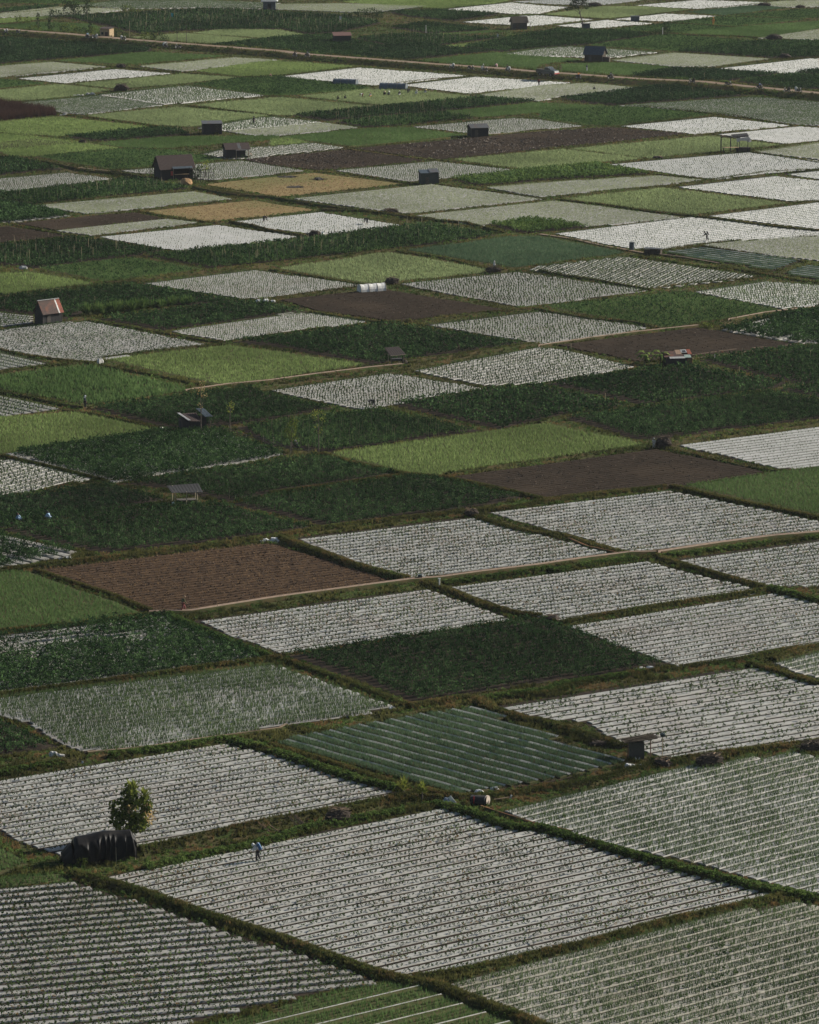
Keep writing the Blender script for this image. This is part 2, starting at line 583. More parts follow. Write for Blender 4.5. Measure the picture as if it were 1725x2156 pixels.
STUFF = {
    'crop_pale':  ('pale_green_crop', 'pale grey-green young onions standing thick in the palest green plots'),
    'crop_light': ('light_green_crop', 'light green onions growing dense in the plots brighter than the bushy ones'),
    'crop_yellow': ('yellow_green_crop', 'yellow-green ripening low crop covering the plots of the most yellow tone'),
    'crop_mid':   ('mid_green_crop', 'mid green leafy crop in close rows, greener than the onions'),
    'crop_dark':  ('dark_green_crop', 'dark green bushy vegetable plants filling whole plots'),
    'crop_darker': ('darkest_crop', 'blackish green dense crop, the darkest plots near the road and at left'),
    'crop_row':   ('seedling_rows', 'small dark seedlings standing in single file on the silver mulch beds'),
    'crop_onion': ('onion_rows', 'thin upright green onion tufts in rows on the silver mulch film'),
    'crop_teal':  ('bluish_leek_crop', 'bluish green leek rows running down to the right between pale strips painted as sunlit bed edges'),
    'crop_purple': ('purple_crop', 'purplish brown tall crop at the left picture edge'),
    'verge_grass': ('grass', 'rough green-brown grass on the banks between the plots'),
    'verge_dry':  ('dry_grass', 'dry orange-brown grass and litter on the banks'),
    'verge_lush': ('bank_weeds', 'bright green broad-leaved weeds and beans along the banks'),
    'stakes': ('bamboo_stakes', 'thin pale bamboo stakes standing up among the bushy crops'),
    'clods': ('earth_clods', 'pale clods and stones strewn over the ploughed soil'),
    'stubble': ('dry_stubble', 'straw-coloured stubble rows on the brown soil plots'),
}

NEAR = 520.0
def ragged(poly, grow=.22):
    """grow the plot a little and let its edge wander as a hand-dug edge does"""
    n = len(poly)
    area = sum(poly[i][0] * poly[(i + 1) % n][1] - poly[(i + 1) % n][0] * poly[i][1] for i in range(n))
    sg = 1 if area > 0 else -1
    out = []
    for i in range(n):
        a, b = poly[i], poly[(i + 1) % n]
        L = math.hypot(b[0] - a[0], b[1] - a[1])
        if L < .01: continue
        nx, ny = (b[1] - a[1]) / L * sg, -(b[0] - a[0]) / L * sg
        k = max(1, int(L / 3.5))
        for q in range(k):
            t = q / k
            o = grow + (random.uniform(-.24, .24) if q else 0)
            out.append((a[0] + (b[0] - a[0]) * t + nx * o, a[1] + (b[1] - a[1]) * t + ny * o))
    return out
def dirof(p, q):
    L = math.hypot(q[0] - p[0], q[1] - p[1])
    return ((q[0] - p[0]) / L, (q[1] - p[1]) / L)
def field(kind, s):
    pts = extend(P(s))
    raw = P(s)
    poly = [un(*p) for p in pts]
    d = dirof(un(*raw[0]), un(*raw[1]))
    if d[0] < 0: d = (-d[0], -d[1])
    cx = sum(p[0] for p in poly) / len(poly); cy = sum(p[1] for p in poly) / len(poly)
    poly = ragged(poly, -.30 if kind in ('D', 'DD', 'MD', 'DS', 'DN') else (.36 if cy < 480 else .2))
    dist = cy
    near = dist < NEAR
    EDGES.append((poly, dist))
    seg = .8 if dist < 420 else (1.6 if near else 4.0)
    far = not near
    K = kind
    if K in ('MF', 'M', 'MB', 'MFd', 'MFs'):
        film = {'MF': m_mulch, 'M': m_mulch2, 'MB': m_mulch2, 'MFd': m_mulchw, 'MFs': m_mulch}[K]
        pitch = {'MFd': 1.45, 'MF': 1.34, 'MFs': 1.34}.get(K, 1.3 if dist < 600 else 1.5)
        z = field_ground(poly, [m_furrow, film], (pitch, pitch * (.62 if near else .76), .10, seg), d)
        thin = None
        if K == 'MF' or K == 'MFd':
            big = K == 'MFd'
            X, Y = row_points(poly, d, pitch, .40, .03, (-.33,), keep=.93)
            scatter('crop_row', 'seed_near', X, Y, z + .07, .95 if not big else 1.05, 1.35 if not big else 1.5, zs=.85)
            X, Y = row_points(poly, d, pitch, .42, .035, (.32,), keep=.25 if not big else .9)
            scatter('crop_row', 'seed_near', X, Y, z + .08, .5 if not big else .9, .9 if not big else 1.4)
            X, Y = row_points(poly, d, pitch, .3, .08, (-.55, .55) if big else (-.5,), keep=.8 if big else .7, patch=.48 if big else .6)
            scatter('crop_row' if big else 'verge_lush', 'weed', X, Y, z + .02, .4, .8)
            X, Y = row_points(poly, d, pitch, .5, .1, (-.6,), keep=.6, patch=.52)
            scatter('verge_dry', 'weed', X, Y, z + .08, .5, .9)
        elif K == 'MFs':
            X, Y = row_points(poly, d, pitch, .45, .07, (-.2, .2), keep=.55)
            scatter('crop_row', 'seed_near', X, Y, z + .09, .7, 1.4)
            X, Y = row_points(poly, d, pitch, .3, .1, (-.2,), keep=.9, patch=.55)
            scatter('verge_lush', 'weed', X, Y, z + .08, .5, .9)
        elif K == 'M':
            X, Y = row_points(poly, d, pitch / 2, .5, .05, (-.1,), keep=.8)
            scatter('crop_onion', 'seed_far', X, Y, z + .08, .5, .95)
        else:
            X, Y = row_points(poly, d, pitch, .5, .05, (-.15,), keep=.8)
            scatter('crop_onion', 'onion_far', X, Y, z + .08, .5, .9)
    elif K in ('W', 'WD', 'WW', 'WG', 'GW'):
        film = {'W': m_mulchd, 'WD': m_mulchw, 'WW': m_mulchd, 'WG': m_mulch, 'GW': m_mulch}[K]
        if s.startswith('n1085'): film = m_mulchs
        pitch = 1.3 if near else 1.4
        z = field_ground(poly, [m_furrow, film], (pitch, pitch * .76, .11, seg), d)
        if dist < 460:
            on1 = s.startswith('j0,988')
            X, Y = row_points(poly, d, pitch, .2, .04, (-.34, -.1, .16) if on1 else (-.36, -.12, .2), keep=.95)
            k = rng.uniform(0, 1, len(X)) < ((.65 if on1 else .72) + (.8 if on1 else .3) * (smooth_noise(X, Y, 7, 33) - .15))
            scatter('crop_onion', 'onion_near', X[k], Y[k], z + .09, *((1.1, 1.6) if on1 else (.9, 1.45)))
            if K == 'GW':
                X, Y = row_points(poly, d, pitch, .3, .1, (-.3,), keep=.5, patch=.66)
                scatter('verge_lush', 'weed', X, Y, z + .09, .5, 1.1)
        elif K in ('W', 'WD', 'WW'):
            sp = {'W': .42, 'WD': .5, 'WW': .45}[K]
            X, Y = row_points(poly, d, pitch / 2, sp, .05, (0,), keep=.95)
            scatter('crop_onion' if K != 'WD' else 'crop_dark', 'bush_far' if K == 'WD' else 'onion_far', X, Y, z + .07, .35 if K == 'WD' else .8, .6 if K == 'WD' else 1.25)
            if K == 'WW':
                scatter('crop_row', 'seed_far', X[::2], Y[::2], z + .07, .9, 1.5)
        else:
            X, Y = row_points(poly, d, pitch / 2, .5, .06, (0,), keep=.95)
            scatter('crop_onion', 'onion_far', X, Y, z + .09, 1.1, 1.6)
    elif K in ('P', 'PG', 'PM'):
        z = field_ground(poly, [m_furrow, m_mulchw], (1.4, 1.15, .15, 4.0), d)
        sp = {'P': .36, 'PG': .28, 'PM': .26}[K]
        X, Y = row_points(poly, d, .47, sp, .07, (0,), keep=.9, align=False)
        scatter({'P': 'crop_pale', 'PG': 'crop_pale', 'PM': 'crop_onion'}[K], 'carpet_far', X, Y, z + .1, .55, .85)
    elif K in ('G', 'GY', 'GG', 'MG', 'GL', 'GR'):
        z = field_ground(poly, [m_soilg], None, d)
        key = {'G': 'crop_light', 'GY': 'crop_yellow', 'GG': 'crop_mid', 'MG': 'crop_mid', 'GL': 'crop_mid', 'GR': 'crop_mid'}[K]
        if near:
            pr, sp, pi, sc = 'carpet_near', .17, .52, (.8, 1.25)
        else:
            pr, sp, pi, sc = 'carpet_far', .42, .5, (.8, 1.2)
        if K == 'GR':
            pi = .75; sc = (1.3, 1.9)
        X, Y = row_points(poly, d, pi, sp, .07, (0,), keep=.97, align=False, wob=False)
        k = rng.uniform(0, 1, len(X)) < (.8 + .35 * smooth_noise(X, Y, 4, 3))
        scatter(key, pr, X[k], Y[k], z, *sc)
        if K == 'MG':
            X, Y = row_points(poly, d, 1.1, .55, .1, (0,), keep=.8, align=False)
            scatter('crop_dark', 'bush_near' if near else 'bush_far', X, Y, z, .5, .9)
        if K == 'GR':
            scatter('crop_dark', 'carpet_near', X[::2], Y[::2], z, .9, 1.2)
        if K == 'GL':
            b = MB(); b2 = MB()
            nn = (-d[1], d[0])
            for (r, t0, t1, o) in rows_of(poly, d, 2.5):
                for side in (0,):
                    n = max(2, int((t1 - t0) / 2))
                    for q in range(n):
                        a0 = t0 + (t1 - t0) * q / n; a1 = t0 + (t1 - t0) * (q + 1) / n
                        p = lambda t, w, zz: (t * d[0] + (o + w) * nn[0], t * d[1] + (o + w) * nn[1], zz)
                        b.quad(p(a0, -.05, z + .2), p(a1, -.05, z + .2), p(a1, .06, z + .23), p(a0, .06, z + .23))
                    n = 0
                m = MB(); q0 = lambda t, w, zz: (t * d[0] + (o + w) * nn[0], t * d[1] + (o + w) * nn[1], zz)
                b2.add([q0(t0, -.5, z), q0(t1, -.5, z), q0(t0, -.05, z + .198), q0(t1, -.05, z + .198), q0(t0, .06, z + .22), q0(t1, .06, z + .22), q0(t0, .5, z), q0(t1, .5, z)], [(0, 1, 3, 2), (2, 3, 5, 4), (4, 5, 7, 6)])
            tag(b.build("field_bed_edges", m_mulch), kind='structure')
            tag(b2.build("field_bed", m_soilg), kind='structure')
    elif K in ('D', 'DD', 'MD', 'DS', 'DW', 'DM', 'BG', 'BY', 'DN'):
        film = K in ('DW', 'DM')
        if film:
            z = field_ground(poly, [m_furrow, m_mulchd], (1.4, 1.0, .15, max(seg, 1.6)), d)
        else:
            z = field_ground(poly, [m_furrow], None, d)
        key = {'D': 'crop_dark', 'DD': 'crop_darker', 'MD': 'crop_dark', 'DS': 'crop_dark', 'DW': 'crop_dark', 'DM': 'crop_dark', 'BG': 'verge_lush', 'BY': 'verge_lush', 'DN': 'crop_dark'}[K]
        if near:
            pi, sp, pr, sc = (1.12, .34, 'bush_near', (.85, 1.35))
        else:
            pi, sp, pr, sc = (1.25, .40, 'bush_far', (.85, 1.35))
        if K in ('DW', 'DM'):
            pi = 1.4
            sc = (.85, 1.45)
            X, Y = row_points(poly, d, .7, sp, .1, (0,), keep=.97, patch=.30 if K == 'DM' else .33)
        else:
            X, Y = row_points(poly, d, pi, sp, .07, (0,), keep=.97, align=False, inset=.3, wob=False)
        scatter(key, pr, X, Y, z, *sc)
        if K in ('MD',):
            X, Y = row_points(poly, d, .8, .6, .1, (0,), keep=.6, align=False)
            scatter('crop_mid', 'carpet_far' if far else 'carpet_near', X, Y, z + .2, 1.2, 1.7)
        if K in ('BG', 'BY'):
            scatter('crop_mid', pr, X[::2], Y[::2], z, *sc)
        if K in ('MD', 'DS'):
            X, Y = row_points(poly, d, 1.7, 1.3, .3, (0,), keep=.5, align=False)
            scatter('stakes', 'stake_far' if far else 'stake', X, Y, z, .8, 1.2)
        if K in ('D', 'DD') :
            X, Y = row_points(poly, d, 2.2, 2.5, .4, (0,), keep=.22, align=False)
            scatter('stakes', 'stake_far' if far else 'stake', X, Y, z, .5, .95)
    elif K in ('T', 'STR'):
        pt = 1.62
        z = field_ground(poly, [m_furrow, m_soilg], (pt, pt * .8, .14, 2.0 if near else 4.0), d)
        b = MB(); nn = (-d[1], d[0])  # pale strips paint the sunlit crest of each bed edge in film colour
        for (r, t0, t1, o) in rows_of(poly, d, pt):
            n = max(2, int((t1 - t0) / 1.2))
            for q in range(n):
                a0 = t0 + (t1 - t0) * q / n; a1 = t0 + (t1 - t0) * (q + 1) / n
                p = lambda t, w, zz: (t * d[0] + (o + w + .06 * math.sin(t * .8 + r)) * nn[0], t * d[1] + (o + w + .06 * math.sin(t * .8 + r)) * nn[1], zz)
                ww = random.uniform(.07, .14)
                b.quad(p(a0, .46 - ww, z + .2), p(a1, .46 - ww, z + .2), p(a1, .46 + ww, z + .28), p(a0, .46 + ww, z + .28))
                b.quad(p(a0, .46 - ww, z + .2), p(a0, .40, z + .1), p(a1, .40, z + .1), p(a1, .46 - ww, z + .2))
        tag(b.build("field_bed_edges", m_mulch), kind='structure')
        if near:
            X, Y = row_points(poly, d, pt, .16, .05, (-.6, -.42, -.24, -.06, .12, .3), keep=.95, align=False, wob=False)
            scatter('crop_teal', 'onion_near', X, Y, z + .08, .8, 1.25)
        else:
            X, Y = row_points(poly, d, pt, .3, .05, (-.55, -.3, -.05, .2), keep=.95, align=False)
            scatter('crop_teal', 'carpet_far', X, Y, z + .1, .6, .9)
    elif K == 'TT':
        z = field_ground(poly, [m_soilg], None, d)
        X, Y = row_points(poly, d, .5, .36, .06, (0,), keep=.97, align=False)
        scatter('crop_teal', 'carpet_far', X, Y, z, .9, 1.3)
    elif K in ('S', 'SC'):
        z = field_ground(poly, [m_soil, m_soil], (.9, .8, .14, 1.2 if near else 2.5), d)
        X, Y = row_points(poly, d, .45, .5, .2, (0,), keep=.8, align=False)
        scatter('clods', 'clod', X, Y, z, .3, .95, tlo=-.28, thi=.30)
        if K == 'SC':
            X, Y = row_points(poly, d, .8, .6, .3, (0,), keep=.8, align=False, patch=.45)
            scatter('clods', 'clod', X, Y, z + .05, .6, 1.3)
            X, Y = row_points(poly, d, .9, .7, .3, (0,), keep=.6, align=False)
            scatter('clods', 'clod', X, Y, z, .4, 1.0, tlo=0, thi=.2)
    elif K in ('SB', 'SR'):
        z = field_ground(poly, [m_soilb, m_soilb], (1.0, .8, .10, 1.2 if near else 2.5), d)
        X, Y = row_points(poly, d, .5, .26, .12, (0,), keep=.8, align=False)
        scatter('stubble', 'carpet_near' if near else 'carpet_far', X, Y, z + .02, .3, .8)
        X, Y = row_points(poly, d, .5, .4, .2, (0.25,), keep=.8, align=False)
        scatter('clods', 'clod', X, Y, z, .4, .9, tlo=-.3, thi=.05)
    elif K == 'ST':
        z = field_ground(poly, [m_straw], None, d)
        X, Y = row_points(poly, d, .6, .5, .15, (0,), keep=.5, align=False)
        scatter('stubble', 'carpet_far', X, Y, z, .3, .6)
        X, Y = row_points(poly, d, .9, .9, .2, (0,), keep=.7, align=False, patch=.6)
        scatter('crop_light', 'carpet_far', X, Y, z, .3, .6)
    elif K == 'PUR':
        z = field_ground(poly, [m_soil], None, d)
        X, Y = row_points(poly, d, .5, .4, .1, (0,), keep=1, align=False)
        scatter('crop_purple', 'tall', X, Y, z, .8, 1.2)
    return poly, d, z

# ---------------------------------------------------------------- the plots (survey points read off the photograph, put down on the plain)
PLOTS = """
MG a0,0 a420,0 a620,28 a240,22 a0,18
D a0,80 a240,40 a390,42 a100,76
P a0,85 a370,45 a660,55 a800,62 a560,85 a380,100 a0,112
PM a440,38 a700,8 a1260,5 a1725,22 a1600,60 a1300,50 a800,58
G a0,118 a330,100 a280,118 a0,150
GG a0,158 a240,138 a560,150 a690,190 a640,222 a0,198
DS a380,108 a1300,58 b0,72 b500,102 b700,142 b420,208 b220,212 a1720,183 a1200,190 a860,213 a640,160
GY a1180,206 a1400,178 a1725,186 b215,215 b0,238 a1600,235
GY a810,232 a1150,207 a1580,240 a1200,283 a900,265
D a1230,290 a1600,246 b60,232 b385,217 b700,285 b500,382 b0,322
DS b510,238 b830,212 b1270,232 b1480,228 b1040,284 b710,284
D b730,172 b960,142 b1380,184 b1300,194 b980,212
GG b985,216 b1380,188 b1500,196 b1270,208
DD b450,305 b900,272 b1380,320 b830,372 b560,382
G b1080,286 b1360,262 b1430,263 b1160,293
GG b875,379 b1400,327 c270,368 c0,402 b1640,452 b1230,408
GG c130,398 c450,388 c830,415 c580,468 c130,440
WG b1440,335 c0,302 c180,289 c735,325 c440,360 c0,350
P c445,375 c830,328 c1425,366 c1100,412 c830,414
M c1095,425 c1660,362 c1725,363 c1725,425 c1550,458
D c830,320 c1300,264 c1725,256 c1725,358 c1430,361
DD c555,465 c830,422 c1500,455 c1200,500 c940,514 c620,494
D c1195,505 c1520,461 c1725,466 c1725,552 c1560,558
G c1640,565 c1725,557 c1725,600
DD c1565,455 c1725,432 c1725,464
D b1400,246 c130,182 c560,197 c715,216 c290,280 c0,299 b1440,323 b1165,296
MG c300,282 c740,218 c840,217 c1400,263 c880,320 c600,300
M b1065,60 b1480,17 c0,35 c180,45 c0,85 b1500,87
M b1175,138 b1540,101 c0,97 c335,122 c20,156 b1600,163
M c85,160 c400,124 c700,145 c340,178
M c435,121 c760,85 c1105,100 c800,133
M c570,35 c960,1 c1390,15 c1290,34 c1000,58
M b1490,12 c100,0 c650,0 c350,37 c0,24
GY c25,92 c390,42 c640,41 c935,62 c760,81 c430,117
TT c905,78 c1300,36 c1515,50 c1130,97
P c1300,28 c1500,10 c1725,0 c1725,45 c1530,49
MG c1135,101 c1640,57 c1725,61 c1725,108 c1600,116 c1230,101
MG c805,141 c1120,105 c1640,121 c1200,164
MG c405,188 c800,147 c1195,172 c860,203
GG c870,205 c1240,168 c1725,132 c1725,175 c1400,234
P c1340,240 c1725,184 c1725,248
P b0,30 b430,24 b970,40 b650,80 b480,78 b0,60
G b440,14 b620,0 b1500,0 b1380,24 b1060,54 b700,38
D b705,76 b1055,67 b1440,90 b1130,133 b840,106
DD a0,395 a930,320 a950,300 a0,232
GG a350,379 a900,322 a1400,346 a830,398
P a0,412 a330,387 a660,415 a0,482
M a95,485 a700,427 a1065,455 a385,514
P a855,411 a1440,358 a1700,371 a1120,443
G a1205,441 b0,373 b525,409 b65,464 a1500,473
MG a0,492 a285,516 a0,545
GY a445,520 a1140,458 a1485,480 a1100,520 a720,549
GY a0,560 a370,522 a685,555 a560,580 a500,592 a0,633
WG a605,590 a1150,532 a1635,590 a1010,648
MG a1185,522 a1500,482 b60,470 b625,545 b0,588 a1700,598
PM a60,640 a600,592 a1000,650 a520,709 a390,700
PUR a0,640 a340,690 a350,713 a0,743
GY a1195,651 a1720,603 b60,600 b645,655 b130,713 a1700,713
GY a525,716 a1100,662 a1675,714 a1480,738 a1180,783 a960,773
G a0,755 a370,722 a925,785 a350,843 a0,820
D a385,849 a960,792 a1140,802 a1190,834 a600,874
G a0,828 a175,850 a0,874
S a0,880 a200,857 a460,885 a0,923
GG a605,888 a1000,847 a1725,835 a1725,860 a1000,918 a780,914
G a0,930 a580,891 a755,915 a200,968 a60,963
MG a235,970 a760,921 a1060,927 a1390,985 a1280,998 a690,1048
WG a1200,792 a1490,742 b0,722 b325,755 b0,789 a1400,812
P a1395,815 b0,792 b330,760 b555,790 b60,838 a1560,838
GG b65,850 b560,797 b860,787 b1235,840 b540,908
G b0,858 b120,852 b255,880 b0,902
W a1240,950 a1390,912 b0,907 b250,883 b485,915 b0,962 a1560,983 a1400,983
W a720,1055 a1480,992 b0,1022 b225,1055 b0,1078 a1300,1113
SC b510,920 c0,815 c440,788 c935,830 c0,922 b1035,986
SC a1490,988 b470,927 b970,990 b300,1053 b0,1018
W b395,1055 b1020,997 b1550,1054 b1040,1103 b860,1122
ST a1260,1138 b270,1067 b810,1134 b60,1213 a1440,1165
GY b185,596 b620,552 b940,564 b1290,600 b700,653
M b65,475 b560,420 b1215,468 b640,530
M b790,526 b1250,474 c185,510 c0,534 b1220,578
MG b0,482 b60,480 b630,541 b600,550 b160,588 b0,588
DS b125,715 b1300,602 c0,627 b1060,688 b340,748
MD b390,755 b1050,693 b1280,730 b780,779 b560,788
GG b1065,692 c0,634 c395,656 c0,698 b1290,724
P b1295,587 c50,527 c280,517 c630,546 c110,600 c0,628 b1340,600
DD c115,612 c740,532 c860,536 c1315,590 c470,653 c280,639
PM c485,656 c1330,602 c1725,632 c1725,778 c1560,768 c1080,703 c640,661
MG c0,702 c400,658 c640,663 c1055,710 c440,778 c290,773 c0,733
W b875,786 b1500,730 c0,740 c265,778 c0,798 b1330,832
M c485,780 c1060,722 c1550,775 c960,829
MB c1095,831 c1600,782 c1725,792 c1725,868 c1490,888
GY c185,921 c1060,841 c1495,895 c740,968 c680,978
GY b1125,986 c150,923 c655,979 c280,1010 c0,1043 b1580,1049
P c1315,940 c1725,882 c1725,988
M c405,1016 c1270,941 c1725,996 c1725,1039 c1060,1108
M c1505,1075 c1725,1052 c1725,1109
M c825,1155 c1430,1087 c1725,1117 f1725,130 f1550,134
BG b1105,1110 c0,1047 c360,1014 c695,1074 c0,1113 b1300,1148
P b1330,1160 c0,1132 c740,1087 c1005,1111 c840,1133 c0,1218
GY f145,121 f770,52 f1535,146 f940,218
P e145,121 e1000,32 e1670,120 e860,213 e660,190
P e895,226 f100,134 f875,234 f300,293 f0,243 e1600,243 e1270,288
BY e1345,285 e1600,247 f0,247 f320,293 f0,322 e1600,333
M f95,336 f940,233 f1725,317 f1725,346 f1230,375 f760,428 f540,424
P f1000,410 f1240,382 f1725,352 f1725,502 f1500,478
M f1035,226 f1700,142 f1725,143 f1725,308
STR f990,422 f1615,500 f1450,563 f760,452
STR f1640,532 f1725,542 f1725,622 f1510,580
TT e845,438 e1500,352 f0,352 f530,450 f0,523 e1500,543
MD d875,471 d1725,387 e820,287 e1000,272 e1415,345 e790,428 e0,508 d1290,547
GY e55,550 e740,447 e1335,550 e1315,574 e620,643
WW e795,646 e1530,572 f675,685 f0,770 e1520,783
WW e1605,561 f0,537 f520,477 f1365,602 f700,676
S e60,745 e700,677 e1435,800 e780,875 e330,820
W d875,641 d1560,557 e0,572 e555,650 e0,723 d1500,738
W d1045,938 d1725,842 e0,817 e265,826 e610,875 e0,948 d1390,998
D d0,722 d850,644 d1550,760 d560,800 d400,868 d200,838 d0,818
D d565,862 d1480,752 e0,762 e255,820 d1725,836 d1000,933
WW d0,822 d200,845 d200,885 d0,908
WD d0,932 d400,882 d540,877 d1260,1010 d560,1123 d420,1118 d0,1048
W d0,1062 d325,1135 d0,1173
G d645,1109 d1420,1022 e595,1137 g1380,163
DN d1405,1001 e730,887 e1595,1010 e620,1143 e0,1030
WW e945,896 e1600,817 f0,817 f675,910 f500,948 f0,1016 e1640,1008
MG f25,786 f900,692 f1485,800 f780,913
WG f935,692 f1380,628 f1725,652 f1725,773 f1500,798
S f120,1025 f980,917 f1600,1022 f620,1127
DM f1105,930 f1500,832 f1725,802 f1725,1018 f1600,1013
D f950,1115 f1600,1032 f1725,1024 i1725,148 i1600,153
D i30,150 i620,62 i930,38 i1555,142 i1440,188 i640,286
D h705,275 h1360,180 i25,162 i610,290 i120,354 h1395,434
D i140,360 i1440,197 i1725,242 i1725,368 i680,498 i560,488
D i1450,190 i1600,157 i1725,153 i1725,238
WW h885,76 f0,1037 f130,1047 i585,45 i10,148 h1330,163
WW h0,196 h740,87 h1300,175 h650,298 h530,308
D g545,304 g1560,172 h0,213 h410,305 h0,377 g1420,408 g1015,428
MD g1445,416 h650,312 h1315,440 h345,573 h0,543
G g0,357 g470,327 g990,433 g0,583
DM g25,590 g1050,443 g1330,443 h100,590 g700,762
WW g0,618 g25,612 g570,735 g0,838
GR g530,37 g1185,192 g560,283 g0,183 g0,97
WW g0,224 g375,305 g0,357
D g725,768 h300,597 h825,712 h0,833 g1400,878 g1000,800
DD g0,852 g700,777 g1055,868 g0,1050
D g0,1065 g1380,892 h285,1040 g1560,1098 g650,1197 g440,1168
D h5,840 h880,717 h1100,742 h1590,855 h1210,928 h330,1033 g1400,890
DM g0,1082 g445,1180 j440,98 j0,186
G h360,580 h1725,397 i100,407 i670,525 i0,628 h1065,713 h865,708
S h1120,730 i0,657 i700,557 i1390,695 i780,788 i0,863 h1685,858
MB i855,531 i1725,417 i1725,663 i1490,678
GG i880,781 i1500,692 i1725,670 i1725,955
MF h1335,946 i790,810 i1725,998 i1725,1055 i580,1188
MF h165,1105 h1225,975 i0,1082 i440,1195 l250,123 k870,238 k600,163
SB j255,190 j1590,33 k20,33 k775,265 j1050,448 j930,438
GG j0,203 j170,203 j890,460 j0,557
DW j0,592 j980,473 j1640,740 j0,948
GW j0,988 j1690,783 k60,792 k785,1035 m1300,118 m545,203 m390,158 m170,18 j0,1090
D j0,1092 j130,1152 m385,175 m200,208 m0,243
MF k1105,300 l0,227 l650,137 l1370,322 l140,503 k1615,475
MF j1200,506 k945,307 k1495,491 k60,703 j1690,688
MF l835,127 l1725,8 l1725,288 l1430,298
MF l165,541 l1440,337 l1725,402 l1725,648 l870,792
D k95,716 k1560,492 k1725,497 l825,775 l640,798 k870,1013
MFs k1385,1036 l0,992 l1290,788 l1725,907 o1725,115 o860,257 o520,155 o270,10 k1725,1113
WG l1415,765 l1725,692 l1725,862
T n55,152 n1180,468 o130,368 o535,275 o0,102 k1250,1047 k950,1082 n120,122
MF m0,386 m1400,157 n60,242 n790,455 m860,788 m400,843 m140,757 m0,688
MF m615,985 n1060,552 n1230,592 o1425,1073 n870,1607
MFd m0,1062 m475,1017 n0,1402 n675,1612 n0,1738 m1150,1873 m0,2150
GL m1150,1935 m1725,1798 n0,1802 n700,1628 n935,1656 n1490,1875 n1490,2100 m1150,2300
GW n1440,581 o900,307 o1580,212 o1725,242 o1725,1085 o1350,988 o300,738
GW n1085,1650 o1000,1242 o1600,1133 o1725,1168 o1725,2050 n1725,2050 n1600,1830
GG m0,805 m165,890 m0,947
D a0,985 a130,977 a400,1045 a0,1083
W a0,1102 a400,1067 a705,1105 a0,1188
MD a0,1195 a850,1103 a1185,1165 d560,120 d180,156 d0,128
PG d215,165 d1200,77 d1435,120 d530,213
DM d0,142 d190,168 d445,226 d60,268 d0,268
S d95,275 d820,203 d1015,240 d340,313
S d0,295 d60,292 d425,350 d0,393
P d345,320 d1040,247 d1235,266 d560,347
ST d885,195 d1570,127 e0,146 e285,186 e0,218 d1290,256
MB d605,356 d1340,282 e185,353 e0,380 d1080,438
M d1435,262 e320,203 e815,280 e340,343 e190,328 e0,303
DS d0,406 d490,358 d1045,440 d850,473 d200,548 d0,526
MG d225,547 d830,482 d1245,550 d660,628
G d0,582 d180,573 d590,640 d0,707
GG m0,990 m330,955 m460,998 m0,1040
"""
for ln in PLOTS.strip().splitlines():
    k, s = ln.split(None, 1)
    field(k, s)

# ---------------------------------------------------------------- banks, road, paths, channel
def densify(pts, step):
    out = []
    for a, b in zip(pts[:-1], pts[1:]):
        L = math.hypot(b[0] - a[0], b[1] - a[1])
        n = max(1, int(L / step))
        for i in range(n):
            out.append((a[0] + (b[0] - a[0]) * i / n, a[1] + (b[1] - a[1]) * i / n))
    out.append(pts[-1])
    return out
def ribbon(name, pts, prof, mat, step=1.5, wob=.0, hj=.0, z=0, kind='structure', mi=None):
    """strip following a line; prof = list of (offset, height)"""
    pts = densify(pts, step)
    V = []; F = []
    k = len(prof)
    for i, p in enumerate(pts):
        a = pts[max(i - 1, 0)]; b = pts[min(i + 1, len(pts) - 1)]
        L = math.hypot(b[0] - a[0], b[1] - a[1])
        n = (-(b[1] - a[1]) / L, (b[0] - a[0]) / L)
        w = random.uniform(-wob, wob)
        for q, (o, h) in enumerate(prof):
            hh = h * (1 + random.uniform(-hj, hj))
            oo = o + w + (random.uniform(-wob, wob) * .6 if wob else 0)
            V.append((p[0] + n[0] * oo, p[1] + n[1] * oo, z + hh))
    for i in range(len(pts) - 1):
        for q in range(k - 1):
            a = i * k + q
            F.append((a, a + k, a + k + 1, a + 1))
    o = np_mesh(name, np.array(V), np.array(F), mat, matidx=None if mi is None else np.tile(np.array(mi), len(pts) - 1))
    return tag(o, kind=kind)
def along(pts, step, width, jit=.2):
    pts = densify(pts, step)
    n = len(pts)
    X = np.array([p[0] for p in pts]); Y = np.array([p[1] for p in pts])
    dx = np.gradient(X); dy = np.gradient(Y)
    L = np.hypot(dx, dy) + 1e-6
    o = rng.uniform(-.5, .5, n) * width
    t = rng.uniform(-.5, .5, n) * step
    return X - dy / L * o + dx / L * t, Y + dx / L * o + dy / L * t, o
